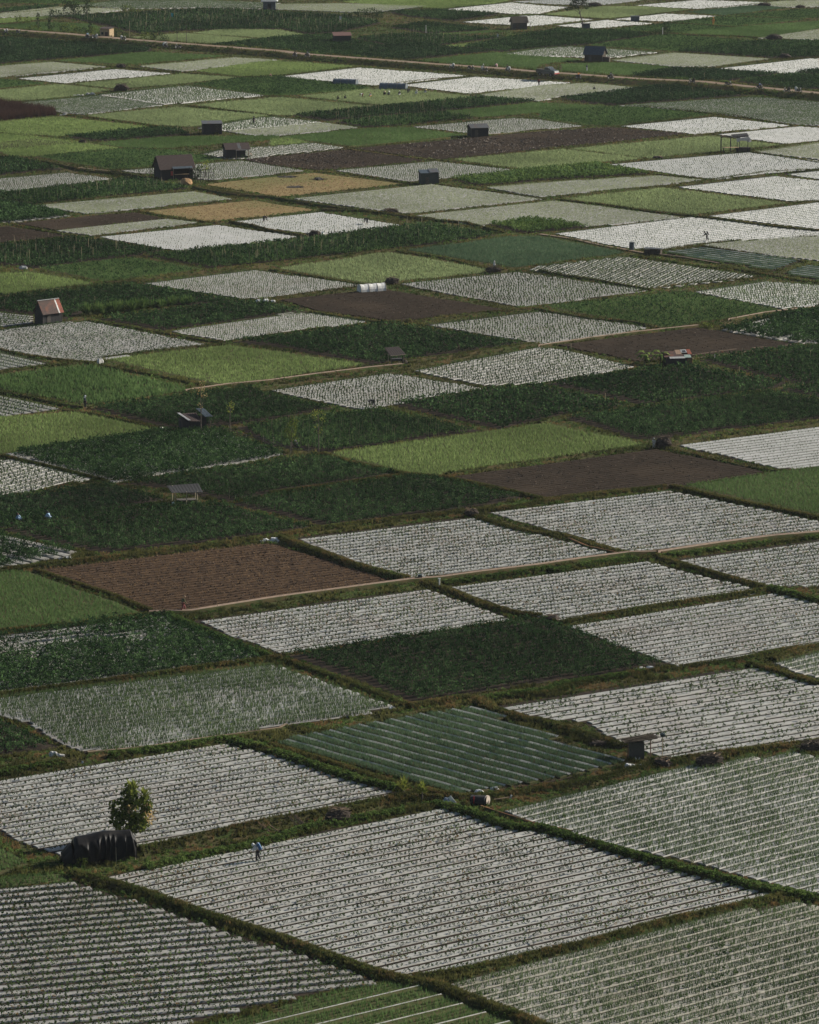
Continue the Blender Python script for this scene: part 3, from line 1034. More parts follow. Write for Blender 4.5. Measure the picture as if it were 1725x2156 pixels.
BANKS = """
g 1.5 .5 m450,960 m600,1000 m900,1085 m1300,1230 n0,1340 n300,1450 n600,1560 n850,1625 n1050,1660 n1250,1740 n1500,1830 n1800,1960
g 1.2 .4 n900,1605 n1200,1560 n1725,1440 o300,1390 o800,1250 o1100,1190 o1500,1100
l 1.3 .4 n1080,545 n1250,590 n1500,680 o0,680 o400,800 o900,940 o1400,1060 o1725,1120
l 1.2 .35 m900,930 m1150,870 m1500,800 m1725,745 n200,690 n500,630 n1050,535
g 1.5 .7 m860,830 m1100,780 m1400,710 m1725,640 n300,600 n500,560 n900,480
d 1.2 .5 n500,580 n700,520 n900,490 n1050,500
l 1.3 .4 m690,235 m900,205 m1200,165 m1390,135
g 1.2 .4 m0,340 m200,300 m380,270
l 1.0 .3 m0,345 m200,305 m400,270
l 1.3 .4 m1420,140 m1600,185 n0,200 n200,270 n500,370 n780,440
d 1.0 .3 n10,170 n300,250 n600,350 n850,430
g 1.4 .4 n900,440 n1180,490 n1450,480 o0,440 o300,400 o700,290 o900,270
g 1.4 .5 o700,270 o850,265 o1100,225 o1500,180 o1725,150
g 1.0 .4 k1000,1075 k1250,1010 k1400,975 k1725,960 l200,910 l500,850 l840,800
l 1.0 .4 k1330,990 k1725,940 l100,915 l400,870 l640,830
g 1.5 .5 k1250,990 k1400,1070 k1600,1130 l0,1130 l200,1190 o330,130 o530,180
g 1.3 .5 k870,1040 k1050,1010 k1230,985
g 1.0 .3 k90,750 k300,820 k500,890 k700,970 k860,1035
l 1.0 .4 j1010,460 j1150,530 j1300,590 j1450,660 j1650,730
g 1.0 .4 j0,965 j400,915 j900,850 j1300,790 j1700,740 k60,740
g .8 .3 j0,575 j400,535 j900,470
d .6 .25 j220,195 j450,270 j700,350 j930,445
g 1.2 .4 j0,195 j250,170 j700,120 j1200,60 j1590,10 k20,0
g 1.4 .6 k60,5 k300,90 k500,165 k700,220 k850,255
d 1.2 .4 k950,270 k1100,320 k1300,400 k1500,460 l0,480
d 1.2 .4 l720,110 l900,170 l1150,240 l1400,305
l 1.4 .5 l1430,315 l1600,360 l1725,390
g 1.0 .4 l140,520 l400,475 l800,410 l1200,350 l1400,320
l 1.0 .4 k1080,280 k1400,240 k1725,190 l100,205 l400,150 l680,120
l .8 .3 l750,115 l1100,70 l1500,20 l1725,-5
g .9 .3 l870,795 l1250,745 l1500,690 l1725,660
g 1.0 .4 l1290,775 l1450,820 l1725,900
g 1.1 .5 l1440,750 l1600,700 l1725,670
d 1.0 .3 h1240,960 h1400,1020 h1600,1070 i150,1090 i400,1170 i540,1200
g 1.2 .4 h20,1105 h300,1050 h700,1000 h1200,945
g 1.0 .3 h1240,940 h1500,920 i0,885 i400,835 i780,790
d .8 .3 i0,875 i400,825 i700,800
d .9 .4 i820,790 i1100,860 i1400,920 i1725,985
g .8 .3 i760,545 i1000,600 i1250,660 i1460,690
l .8 .4 h1090,710 h1400,665 h1725,620 i200,600 i500,560 i680,535
l .7 .3 i0,390 i300,310 i600,295 i900,260 i1300,205 i1450,195
l .7 .3 i1120,470 i1400,430 i1725,385
g .8 .3 h330,585 h500,640 h860,715 h1100,735 h1400,800 h1700,870
g .7 .3 h0,830 h300,790 h830,715
g .7 .3 g640,755 g1000,725 g1500,650 h0,620 h300,590
g .6 .25 g10,600 g300,665 g640,750
g .7 .3 g550,300 g800,265 g1200,195
d .6 .25 g390,315 g600,340 g990,430
l .8 .4 g0,205 g200,240 g420,290 g500,300
g .7 .3 g520,20 g900,90 g1300,170
l .7 .3 g0,85 g300,45 g540,20 g660,15
l .6 .3 e840,1120 e1100,1090 e1400,1045 e1650,1015
g .9 .5 e850,1130 e1200,1085 e1500,1040 f0,1020
l .6 .3 d640,1100 d1000,1050 d1400,1015
g .7 .3 d550,870 d900,930 d1200,985 d1370,1005
g .7 .3 d0,1050 d200,1095 d550,1130
l .6 .3 d0,1185 d300,1145 d500,1130
g .8 .4 e250,820 e500,860 e640,880 e900,880 e1300,830 e1600,805 e1725,790
g .9 .4 e1600,800 f0,805 f300,860 f600,885 f720,920
l .8 .4 f0,565 f150,595 f300,615 f500,650 f680,685
g .6 .25 f600,692 f900,645 f1350,605
l .8 .3 f560,470 f700,490 f1000,540 f1150,550
g .7 .3 f1160,545 f1400,590 f1600,625 f1725,640
g .7 .3 f770,435 f1000,400 f1240,378
g .7 .3 f1000,410 f1300,460 f1640,510
g .9 .4 f920,225 f1200,260 f1500,300 f1725,320
g .7 .3 f110,125 f400,155 f700,200 f930,225
g .7 .3 f130,110 f500,65 f800,40 f1100,5
g .7 .3 f940,225 f1300,180 f1600,145 f1725,135
g 1.1 .5 e320,190 e600,200 e900,245 e1200,270 e1430,330
g 1.5 .6 d1200,55 d1400,95 e0,115 e300,165 e700,215 e1000,250
g .7 .3 e860,215 e1200,185 e1660,130
g .8 .4 e0,530 e300,490 e750,435 e800,430
g .7 .3 e790,445 e1100,490 e1330,550 e1450,555
g .9 .5 e0,530 d1500,560 d1250,590 d850,630 d650,640
g .7 .3 e0,560 e300,605 e560,650
d .5 .25 d1480,750 e0,740 e300,690 e540,670
g .6 .3 e780,440 e1200,390 e1480,350
g .9 .5 d1420,265 d1560,290 e0,320 e200,350
g .6 .25 d0,400 d480,350
g .6 .25 d570,355 d900,315 d1330,265
g .6 .25 d80,280 d300,325 d460,350
g .6 .25 d830,190 d1100,245 d1340,270
g .5 .25 d860,190 d1200,150 d1540,120
g .9 .5 a0,970 a300,1005 a500,1055 a800,1085
g .6 .3 d200,160 d600,115 d1190,70
g .9 .4 a690,1060 a900,1100 a1000,1110
d .8 .4 a1200,1150 a1400,1190 a1725,1225
d .5 .2 b490,922 b750,960 b1020,990
g .5 .2 b300,1060 b600,1090 b830,1130
g .5 .2 b1040,990 b1300,1020 b1600,1055 b1725,1058
g .5 .2 b1050,1140 b1300,1170 b1700,1230
d .5 .2 b860,1130 b1200,1105 b1600,1055
d .5 .2 b0,970 b500,918 b1000,860 b1350,825
g .5 .25 c640,658 c900,685 c1200,715 c1560,778
g .5 .2 c380,1015 c700,1075 c1080,1112
g .5 .2 c0,920 c400,890 c900,833
g .5 .2 c980,1120 c1400,1060 c1725,1045
g .5 .25 c1300,938 c1500,970 c1725,1005
g .5 .2 c400,1012 c900,970 c1280,935
g .5 .25 a1160,655 a1400,680 a1690,717
g .5 .25 a400,712 a700,745 a970,780
g .5 .2 a0,822 a300,860 a470,885
g .5 .25 a700,410 a900,430 a1100,450
g .5 .25 a1130,448 a1300,465 a1490,482
g .5 .2 a0,487 a200,455 a620,420
g .5 .2 a340,380 a600,405 a720,415
g .5 .2 b60,595 b300,625 b600,655
g .5 .2 b640,535 b900,500 b1240,470
g .5 .2 c440,120 c900,70 c1300,30
g .5 .2 c0,92 c400,120 c430,122
g .5 .2 c30,160 c340,125 c600,105 c980,62
g .5 .2 c790,143 c1000,150 c1210,170
g .5 .2 c1210,98 c1400,108 c1640,123
g .6 .3 c760,215 c1200,225 c1725,260
d .5 .3 c1080,418 c1300,385 c1500,365 c1725,358
g .6 .3 a0,88 a240,70 a400,45 a640,45
g .6 .3 a0,150 a150,140 a320,125
"""
def bank(kind, w, h, pts):
    w = w * .68; h = h * .8
    wp = [un(*p) for p in pts]
    d = sum(p[1] for p in wp) / len(wp)
    near = d < 480
    ribbon("bank", wp, [(-w * .75, .0), (-w * .42, h * .75), (-w * .1, h), (w * .2, h * .92), (w * .5, h * .6), (w * .8, .0)], m_bank,
           step=.9 if near else 2.5, wob=w * .09, hj=.22)
    L = sum(math.hypot(b[0] - a[0], b[1] - a[1]) for a, b in zip(wp[:-1], wp[1:]))
    n = 20 if near else 5
    if d > 700: n = 3
    for i in range(n):
        X, Y, o = along(wp, .28 if near else .6, w * 1.35)
        Z = np.interp(o, [-w * .75, -w * .42, -w * .1, w * .2, w * .5, w * .8], [0, h * .75, h, h * .92, h * .6, 0]) - .02
        k = smooth_noise(X, Y, 2.3, 40)
        g1 = k < 2
        scatter('verge_grass', 'grass_near' if near else 'carpet_far', X[g1], Y[g1], Z[g1], .4, 1.0)
        if i < n / 3 or (kind == 'l' and i < n / 2):
            kk = smooth_noise(X, Y, 1.7, 41)
            if kind == 'l':
                s2 = kk < .75
                scatter('verge_lush', 'lush' if near else 'weed_far', X[s2], Y[s2], Z[s2], .4, .85 if near else .7)
            elif kind == 'g':
                s2 = kk < .33
                scatter('verge_lush', 'weed' if near else 'weed_far', X[s2], Y[s2], Z[s2], .4, .9)
                s3 = kk > .68
                scatter('verge_dry', 'grass_near' if near else 'carpet_far', X[s3], Y[s3], Z[s3], .6, 1.1)
            else:
                s2 = kk > .4
                scatter('verge_dry', 'grass_near' if near else 'carpet_far', X[s2], Y[s2], Z[s2], .4, .9)
for ln in BANKS.strip().splitlines():
    k, w, h, s = ln.split(None, 3)
    bank(k, float(w), float(h), P(s))

# wild grass wherever no plot, road or path lies
def wild():
    for y0, y1, dens, near in ((272, 480, 14, True), (480, 1190, 2.6, False)):
        w0 = y0 * .105 + 4; w1 = y1 * .105 + 4
        n = int((w0 + w1) * (y1 - y0) * dens)
        Y = rng.uniform(y0, y1, n); X = rng.uniform(-1, 1, n) * (Y * .105 + 4)
        free = np.ones(n, dtype=bool)
        for poly, dist in EDGES:
            px = [p[0] for p in poly]; py = [p[1] for p in poly]
            if max(py) < y0 or min(py) > y1: continue
            ix = np.nonzero(free & (X > min(px)) & (X < max(px)) & (Y > min(py)) & (Y < max(py)))[0]
            if len(ix) == 0: continue
            ins = np.zeros(len(ix), dtype=bool)
            for i in range(len(poly)):
                ax, ay = poly[i]; bx, by = poly[(i + 1) % len(poly)]
                if ay == by: continue
                c = (ay > Y[ix]) != (by > Y[ix])
                ins ^= c & (X[ix] < (bx - ax) * (Y[ix] - ay) / (by - ay) + ax)
            free[ix[ins]] = False
        X = X[free]; Y = Y[free]
        k = smooth_noise(X, Y, 2.6, 71) * .6 + smooth_noise(X, Y, .9, 72) * .4
        a = k < .55; b = (k >= .55) & (k < .68); c = k >= .68
        hb = smooth_noise(X, Y, 1.1, 75)
        a1 = a & (hb < .5); a2 = a & (hb >= .5)
        scatter('verge_grass', 'grass_near' if near else 'carpet_far', X[a1], Y[a1], 0, .35, .75)
        scatter('verge_grass', 'grass_near' if near else 'carpet_far', X[a2], Y[a2], 0, .7, 1.5)
        scatter('verge_lush', 'weed' if near else 'weed_far', X[b], Y[b], 0, .5, 1.1)
        scatter('verge_dry', 'grass_near' if near else 'carpet_far', X[c], Y[c], 0, .4, 1.0)
wild()

# rough edges round every plot
for poly, dist in EDGES:
    near = dist < 480
    cx = sum(p[0] for p in poly) / len(poly); cy = sum(p[1] for p in poly) / len(poly)
    ring = poly + [poly[0]]
    for a, b in zip(ring[:-1], ring[1:]):
        L = math.hypot(b[0] - a[0], b[1] - a[1])
        if L < 1.5: continue
        n = (-(b[1] - a[1]) / L, (b[0] - a[0]) / L)
        if (cx - a[0]) * n[0] + (cy - a[1]) * n[1] > 0: n = (-n[0], -n[1])
        m = int(L / (.16 if near else .5))
        t = rng.uniform(0, 1, m); o = rng.uniform(.0, .55 if near else .7, m)
        X = a[0] + (b[0] - a[0]) * t + n[0] * o; Y = a[1] + (b[1] - a[1]) * t + n[1] * o
        k = smooth_noise(X, Y, 2.0, 50)
        scatter('verge_grass', 'grass_near' if near else 'carpet_far', X, Y, 0, .3, .75)
        scatter('verge_dry', 'grass_near' if near else 'carpet_far', X[k > .66], Y[k > .66], 0, .35, .7)
        scatter('verge_lush', 'weed' if near else 'weed_far', X[(k > .6) & (k < .68)], Y[(k > .6) & (k < .68)], 0, .5, 1.0)

# the dirt road on its embankment
ROADPTS = [un(*p) for p in [(-160, 57)] + P("a0,203 a400,232 a800,268 a1200,300 a1725,340 b200,358 b600,388 b1000,420 b1400,447 c0,470 c200,483 c600,512 c1000,530 c1300,562 c1725,602") + [(1900, 224)]]
ROAD_Z = 1.0
ribbon("road", ROADPTS, [(-1.45, 0), (-.7, .05), (0, .02), (.7, .05), (1.45, 0)], m_dirt, step=3, wob=.06, z=ROAD_Z)
ribbon("road_embankment", ROADPTS, [(-5.0, 0), (-3.2, .75), (-2.0, ROAD_Z - .02), (2.0, ROAD_Z - .02), (3.0, .6), (4.4, 0)], m_bank, step=2.5, wob=.25, hj=.05)
for i in range(7):
    X, Y, o = along(ROADPTS, .7, 2.4)
    dx, dy = -0.64, -0.77
    for side, off in ((-1, 3.5), (1, 3.2)):
        XX, YY, oo = along(ROADPTS, .7, 2.2)
        # offset sideways from the centre line
        px = np.array(ROADPTS)
        nx, ny = (-(px[-1][1] - px[0][1]), px[-1][0] - px[0][0])
        L = math.hypot(nx, ny)
        XX = XX + nx / L * off * side; YY = YY + ny / L * off * side
        k = smooth_noise(XX, YY, 4, 60)
        Zz = np.clip(ROAD_Z - (np.abs(off + oo * side) - 2.3) * .45, 0, 1)
        scatter('verge_grass', 'carpet_far', XX[k < .7], YY[k < .7], Zz[k < .7], .8, 1.8)
        scatter('verge_lush', 'weed_far', XX[k > .6], YY[k > .6], Zz[k > .6], .9, 1.8 if side > 0 else 1.2)

# concrete lined irrigation channel and beaten paths
def channel(s, w=.42, lip=.09, z=.42, step=2):
    pts = [un(*p) for p in P(s)]
    h = w / 2
    ribbon("channel", pts, [(-h - lip - .25, 0), (-h - lip, z), (-h, z + .03), (-h, z - .28), (h, z - .28), (h, z + .03), (h + lip, z), (h + lip + .25, 0)], [m_bank, m_concrete, m_furrow], step=step, wob=.02, mi=[0, 1, 1, 2, 1, 1, 0])
def path_(s, w=.6, z=.2, mat=None):
    pts = [un(*p) for p in P(s)]
    ribbon("path", pts, [(-w / 2 - .22, 0), (-w / 2, z * .8), (0, z * .8 + .02), (w / 2, z * .8), (w / 2 + .22, 0)], [m_bank, mat or m_dirt], step=1.5, wob=.05, hj=.05, mi=[0, 1, 1, 0])
channel("j920,463 j1180,457 j1500,405 j1725,370 k400,325 k870,262 k1050,250 k1300,215 l0,172 l300,128 l560,95 l720,92")
channel("l740,92 l1100,38 l1450,-8 l1725,-30 z1860,1105", .5)
channel("g1150,197 g1400,160 h0,136 h300,95 h600,58 h820,36", .36, .08, .3)
channel("f0,1030 f300,985 f600,945 f980,905", .33, .08, .3)
channel("f1170,868 f1400,825 f1725,788 z1860,640", .33, .08, .3)
path_("f0,338 f200,365 f400,410 f650,455", .8, .2)
channel("f650,455 f900,485 f1110,522", .33, .08, .28)
path_("b490,922 b750,960 b1040,988", .5, .2, m_straw)
path_("b480,908 b900,872 b1250,838 c0,812", .4, .18, m_straw)
path_("m540,213 m900,180 m1300,120 m1725,62 n100,40", .35, .3)
path_("k880,1040 k1000,1022 k1170,995", .35, .3)
path_("f940,1085 f1200,1050 f1580,1020", .35, .2)
path_("f940,1105 f1200,1072 f1500,1035", .3, .15)
path_("n1300,545 n1500,610 n1725,680 o0,655 o200,700", .2, .3, m_redearth)
path_("l180,0 l300,50 l480,90", .3, .3, m_redearth)
path_("l730,100 l900,160 l1100,225 l1380,300", .25, .3, m_redearth)
path_("a700,1062 a560,1050 a480,1040", .5, .3)

# plots outside the picture, so that the plain goes on when seen from a step aside
def outside():
    B = (math.cos(R(40)), math.sin(R(40))); A = (math.sin(R(45)), -math.cos(R(45)))
    mats = [m_mulch2, m_soilg, m_soil, m_soilg, m_straw, m_mulch, m_soilg]
    i = 0
    faces = {m.name: MB() for m in mats}
    for ia in range(-60, 60):
        for ib in range(-60, 60):
            x = ia * 34 * A[0] + ib * 42 * B[0]
            y = 700 + ia * 34 * A[1] + ib * 42 * B[1]
            if y < 120 or y > 2600: continue
            c = [(x + A[0] * p + B[0] * q, y + A[1] * p + B[1] * q) for p, q in ((0, 0), (32, 0), (32, 40), (0, 40))]
            ok = True
            for (px, py) in c + [(x + A[0] * 16 + B[0] * 20, y + A[1] * 16 + B[1] * 20)]:
                # inside the surveyed strip?
                t = py * math.cos(PITCH) + CAM_H * math.sin(PITCH)
                u = 862.5 + px / t * FPX
                v = 1078 + FPX * (CAM_H * math.cos(PITCH) - py * math.sin(PITCH)) / t
                if -190 < u < 1920 and -30 < v < 2400: ok = False
            if not ok: continue
            m = random.choice(mats)
            faces[m.name].add([(p[0], p[1], .012) for p in c], [(0, 1, 2, 3)])
            if y < 1500 and abs(x) < 420 and m in (m_soilg,):
                d = B
                X, Y = row_points(c, d, 1.3, 1.0, .1, (0,), align=False, wob=False)
                if len(X): scatter(random.choice(['crop_light', 'crop_mid', 'crop_dark']), 'carpet_far', X, Y, 0, 1.3, 2.0)
    for m in mats:
        if faces[m.name].f:
            tag(faces[m.name].build("far_field", m), kind='structure')
outside()

# ================================================================ the things
m_tarp = surf("black_tarpaulin", (.008, .008, .009), (.018, .016, .015), scale=3, rough=.55, spec=.12, bump=.3)
m_wood = surf("weathered_wood", (.10, .085, .07), (.045, .04, .036), scale=6, rough=.9, stretch=(6, 6, .6), bump=.5)
m_wooddark = surf("dark_boards", (.035, .034, .034), (.018, .018, .02), scale=5, rough=.9, stretch=(8, 8, .5), bump=.5)
m_pole = surf("pale_pole", (.34, .28, .19), (.22, .18, .12), scale=8, rough=.8)
m_rust = surf("rusty_sheet", (.075, .04, .03), (.035, .024, .022), scale=2.5, rough=.8, stretch=(5, .6, 1), c3=(.13, .05, .03), scale3=.7)
m_redrust = surf("red_rust_sheet", (.26, .06, .03), (.14, .045, .03), scale=3, rough=.8)
m_brownroof = surf("brown_tile_roof", (.055, .035, .03), (.035, .024, .022), scale=6, rough=.9, bump=.4)
m_tin = surf("grey_tin_sheet", (.12, .125, .125), (.07, .072, .075), scale=3, rough=.55, metal=.3, stretch=(6, .6, 1), c3=(.10, .08, .07), scale3=.8)
m_tinpale = surf("pale_tin_sheet", (.42, .42, .40), (.30, .29, .28), scale=3, rough=.5, metal=.2)
m_bluetin = surf("blue_grey_sheet", (.075, .095, .11), (.045, .058, .07), scale=3, rough=.5, metal=.3)
m_thatch = surf("thatch_litter", (.07, .055, .04), (.035, .03, .025), scale=9, rough=1, bump=.8, stretch=(1, 6, 1))
m_palewood = surf("fresh_plank", (.48, .33, .19), (.38, .26, .15), scale=4, rough=.8)
m_white = surf("white_plastic_sheet", (.62, .61, .58), (.45, .44, .42), scale=2.5, rough=.5, bump=.3)
m_sack = surf("pale_sacking", (.50, .48, .45), (.36, .34, .32), scale=4, rough=.8, bump=.5)
m_twig = surf("brushwood", (.10, .075, .05), (.045, .035, .026), scale=9, rough=1)
m_twigpale = surf("pale_dry_stalks", (.30, .21, .14), (.18, .12, .08), scale=9, rough=1)
m_straws = surf("straw_heap", (.42, .26, .13), (.28, .17, .09), scale=7, rough=1, bump=.8)
m_bark = surf("tree_bark", (.12, .10, .08), (.06, .05, .042), scale=7, rough=.95)
m_skin = surf("brown_skin", (.20, .11, .065), (.17, .09, .055), scale=5, rough=.6)
m_white_cloth = surf("white_cloth", (.55, .55, .54), (.42, .42, .42), scale=9, rough=.9)
m_dark_cloth = surf("dark_cloth", (.022, .023, .028), (.014, .015, .018), scale=9, rough=.9)
m_grey_cloth = surf("grey_blue_cloth", (.08, .095, .12), (.05, .06, .075), scale=9, rough=.9)
m_blue_cloth = surf("light_blue_cloth", (.30, .42, .55), (.22, .32, .44), scale=9, rough=.9)
m_red_cloth = surf("dull_red_cloth", (.22, .06, .06), (.15, .045, .045), scale=9, rough=.9)
m_orange_cloth = surf("orange_cloth", (.65, .28, .06), (.45, .18, .04), scale=9, rough=.9)
m_olive_cloth = surf("olive_cloth", (.09, .10, .05), (.06, .065, .035), scale=9, rough=.9)
m_blue_pl = surf("blue_plastic", (.02, .09, .22), (.015, .06, .15), scale=5, rough=.4, spec=.5)
m_straw_hat = surf("straw_hat", (.42, .33, .20), (.32, .25, .15), scale=9, rough=.9)
m_tyre = surf("black_rubber", (.012, .012, .012), (.02, .02, .02), scale=5, rough=.8)
m_paint_dk = surf("dark_green_paint", (.035, .05, .05), (.025, .035, .035), scale=3, rough=.35, spec=.6)
m_paint_bk = surf("black_paint", (.015, .016, .018), (.025, .026, .028), scale=3, rough=.35, spec=.6)
m_paint_rd = surf("red_paint", (.35, .03, .03), (.25, .02, .02), scale=3, rough=.35, spec=.6)
m_paint_wh = surf("white_paint", (.6, .6, .58), (.5, .5, .48), scale=3, rough=.35, spec=.6)
m_glass = surf("dark_glass", (.02, .03, .035), (.03, .04, .045), scale=2, rough=.15, spec=.8)
m_metal = surf("grey_metal", (.22, .22, .22), (.15, .15, .15), scale=5, rough=.4, metal=.7)
m_earth = surf("dark_earth_heap", (.05, .036, .028), (.028, .021, .017), scale=4, rough=1, bump=.9)
m_turq = surf("turquoise_cloth", (.05, .35, .40), (.04, .28, .32), scale=5, rough=.8)
BANG = R(42)          # the plots' long direction on the plain

def place(name, s, label, cat, group=None, rz=0.0, z=0.0):
    x, y = at(s)
    return empty(name, x, y, z, rz, label, cat, group)

# ---------------------------------------------------------------- sheds and huts
def corrugated(p00, p10, p11, p01, n, amp, thick=.03):
    """sheet from edge p00-p10 to edge p01-p11 with ribs running down the slope"""
    m = MB()
    p00, p10, p11, p01 = map(Vector, (p00, p10, p11, p01))
    up = (p10 - p00).cross(p01 - p00).normalized()
    if up.z < 0: up = -up
    top = []; bot = []
    for i in range(n * 2 + 1):
        t = i / (n * 2)
        o = up * (amp if i % 2 else 0)
        top.append((p00.lerp(p10, t) + o, p01.lerp(p11, t) + o))
    vs = []
    for a, b in top: vs += [a, b, a - up * thick, b - up * thick]
    fs = []
    for i in range(n * 2):
        a = i * 4; b = a + 4
        fs += [(a, b, b + 1, a + 1), (a + 2, a + 3, b + 3, b + 2), (a, a + 2, b + 2, b), (a + 1, b + 1, b + 3, a + 3)]
    e = n * 8
    fs += [(0, 1, 3, 2), (e, e + 2, e + 3, e + 1)]
    return m.add(vs, fs)
def board_wall(m, x0, y0, x1, y1, h0, h1, z0=0, bw=.22, th=.05, gap=.0):
    """upright boards from (x0,y0) to (x1,y1); height runs h0 -> h1"""
    L = math.hypot(x1 - x0, y1 - y0)
    n = max(2, int(L / bw))
    a = math.atan2(y1 - y0, x1 - x0)
    for i in range(n):
        t = (i + .5) / n
        h = h0 + (h1 - h0) * t
        m.box(x0 + (x1 - x0) * t, y0 + (y1 - y0) * t, z0 + (h - z0) / 2 + random.uniform(-.02, .02), L / n - .012 - gap, th * random.uniform(.7, 1.2), h - z0, rz=a)
def gable_shed(root, L, W, hw, hr, over=.3, wallm=None, roofm=None, patches=(), ridge=None, front_open=None, door=True, awning=None, asym=0.0, openside=False):
    wallm = wallm or m_wooddark; roofm = roofm or m_rust
    x0, x1, y0, y1 = -L / 2, L / 2, -W / 2, W / 2
    yr = asym
    w = MB()
    if front_open is None:
        board_wall(w, x0, y0, x1, y0, hw, hw)
    else:
        a, b, lo, hi = front_open
        xa, xb = x0 + L * a, x0 + L * b
        board_wall(w, x0, y0, xa, y0, hw, hw); board_wall(w, xb, y0, x1, y0, hw, hw)
        if lo > .05: board_wall(w, xa, y0, xb, y0, lo, lo)
        if hi < hw - .05: board_wall(w, xa, y0, xb, y0, hw, hw, z0=hi)
    board_wall(w, x1, y1, x0, y1, hw, hw)
    # gable ends
    for x in (x0, x1):
        if openside and x == x1: continue
        board_wall(w, x, y0 + .03, x, yr, hw, hr - .05)
        board_wall(w, x, yr, x, y1 - .03, hr - .05, hw)
    w.build("wall", wallm, root)
    run_f = yr - y0; run_b = y1 - yr
    sf = (hr - hw) / run_f; sb = (hr - hw) / run_b
    ef, eb = y0 - over, y1 + over
    zf = hw - over * sf + .05; zb = hw - over * sb + .05
    xl, xr = x0 - over * .8, x1 + over * .8
    cuts = sorted(patches)
    segs = []; c = 0.0
    for (a, b, mt) in cuts:
        if a > c: segs.append((c, a, roofm))
        segs.append((a, b, mt)); c = b
    if c < 1: segs.append((c, 1, roofm))
    for (a, b, mt) in segs:
        xa, xb = xl + (xr - xl) * a, xl + (xr - xl) * b
        corrugated((xa, yr, hr + .04), (xb, yr, hr + .04), (xb, ef, zf), (xa, ef, zf), max(2, int((xb - xa) / .25)), .025).build("roof", mt, root, label=None)
    corrugated((xr, yr, hr + .04), (xl, yr, hr + .04), (xl, eb, zb), (xr, eb, zb), max(3, int(L / .25)), .025).build("roof", roofm, root)
    if ridge:
        r = MB(); r.box(0, yr, hr + .09, xr - xl + .05, .28, .07)
        r.build("ridge_cap", ridge, root)
    for (x, y) in ((x0, y0), (x1, y0), (x0, y1), (x1, y1)):
        p = MB(); p.box(x, y, hw / 2, .10, .10, hw)
        p.build("post", m_wood, root)
    if door and front_open is None:
        d = MB(); d.box(x0 + L * .30, y0 - .05, min(hw, 1.7) / 2, .75, .04, min(hw, 1.7) - .08)
        d.box(x0 + L * .30, y0 - .08, .5, .7, .02, .08); d.box(x0 + L * .30, y0 - .08, min(hw, 1.7) - .35, .7, .02, .08)
        do = d.build("door", m_wood, root)
        MB().box(x0 + L * .30 + .28, y0 - .09, .85, .05, .04, .12).build("handle", m_metal, do)
    if awning:
        a, b, out, mt = awning
        xa, xb = x0 + L * a, x0 + L * b
        corrugated((xa, y0 + .02, hw + .02), (xb, y0 + .02, hw + .02), (xb, y0 - out, hw - .35), (xa, y0 - out, hw - .35), max(3, int((xb - xa) / .25)), .02).build("awning", mt, root)
        for x in (xa + .08, xb - .08):
            MB().tube((x, y0 - out + .08, 0), (x, y0 - out + .08, hw - .38), .04).build("awning_post", m_pole, root)
    return root
def lean_shed(root, L, W, h0, h1, over=.2, wallm=None, roofm=None, split=None, door=False, gapfront=False, xdir=False):
    """one slope roof; h0 front height, h1 back height"""
    wallm = wallm or m_wooddark; roofm = roofm or m_tin
    x0, x1, y0, y1 = -L / 2, L / 2, -W / 2, W / 2
    w = MB()
    if gapfront:
        board_wall(w, x0, y0, x0 + L * .62, y0, h0, h0); board_wall(w, x0 + L * .86, y0, x1, y0, h0, h0)
    else:
        board_wall(w, x0, y0, x1, y0, h0, h0)
    board_wall(w, x1, y1, x0, y1, h1, h1)
    board_wall(w, x0, y0 + .03, x0, y1 - .03, h0, h1); board_wall(w, x1, y0 + .03, x1, y1 - .03, h0, h1)
    w.build("wall", wallm, root)
    s = (h1 - h0) / W
    a = [(x0 - over, x1 + over, roofm, 0)]
    if split:
        f, m2, dz = split
        xm = x0 + L * f
        a = [(x0 - over, xm, m2, 0), (xm - .05, x1 + over, roofm, dz)]
    for (xa, xb, mt, dz) in a:
        corrugated((xa, y1 + over, h1 + over * s + .05 + dz), (xb, y1 + over, h1 + over * s + .05 + dz * 1.3), (xb, y0 - over, h0 - over * s + .05 + dz), (xa, y0 - over, h0 - over * s + .05 + dz * .6), max(3, int((xb - xa) / .25)), .025).build("roof", mt, root)
    for (x, y, h) in ((x0, y0, h0), (x1, y0, h0), (x0, y1, h1), (x1, y1, h1)):
        MB().box(x, y, h / 2, .09, .09, h).build("post", m_wood, root)
    if door:
        do = MB().box(x0 + L * .35, y0 - .05, .8, .7, .04, 1.5).build("door", m_wood, root)
        MB().box(x0 + L * .35 + .27, y0 - .09, .8, .05, .04, .12).build("handle", m_metal, do)
    return root

# the shed with the white ridge, left
t = place("wooden_shed", "d300,885", "tall dark board shed with white ridge cap and rusty roof, red at the right end", "shed", rz=BANG)
gable_shed(t, 4.1, 2.3, 2.35, 4.15, .32, m_wooddark, m_rust, patches=((.76, .82, m_tinpale), (.82, 1, m_redrust)), ridge=m_tinpale, awning=None)
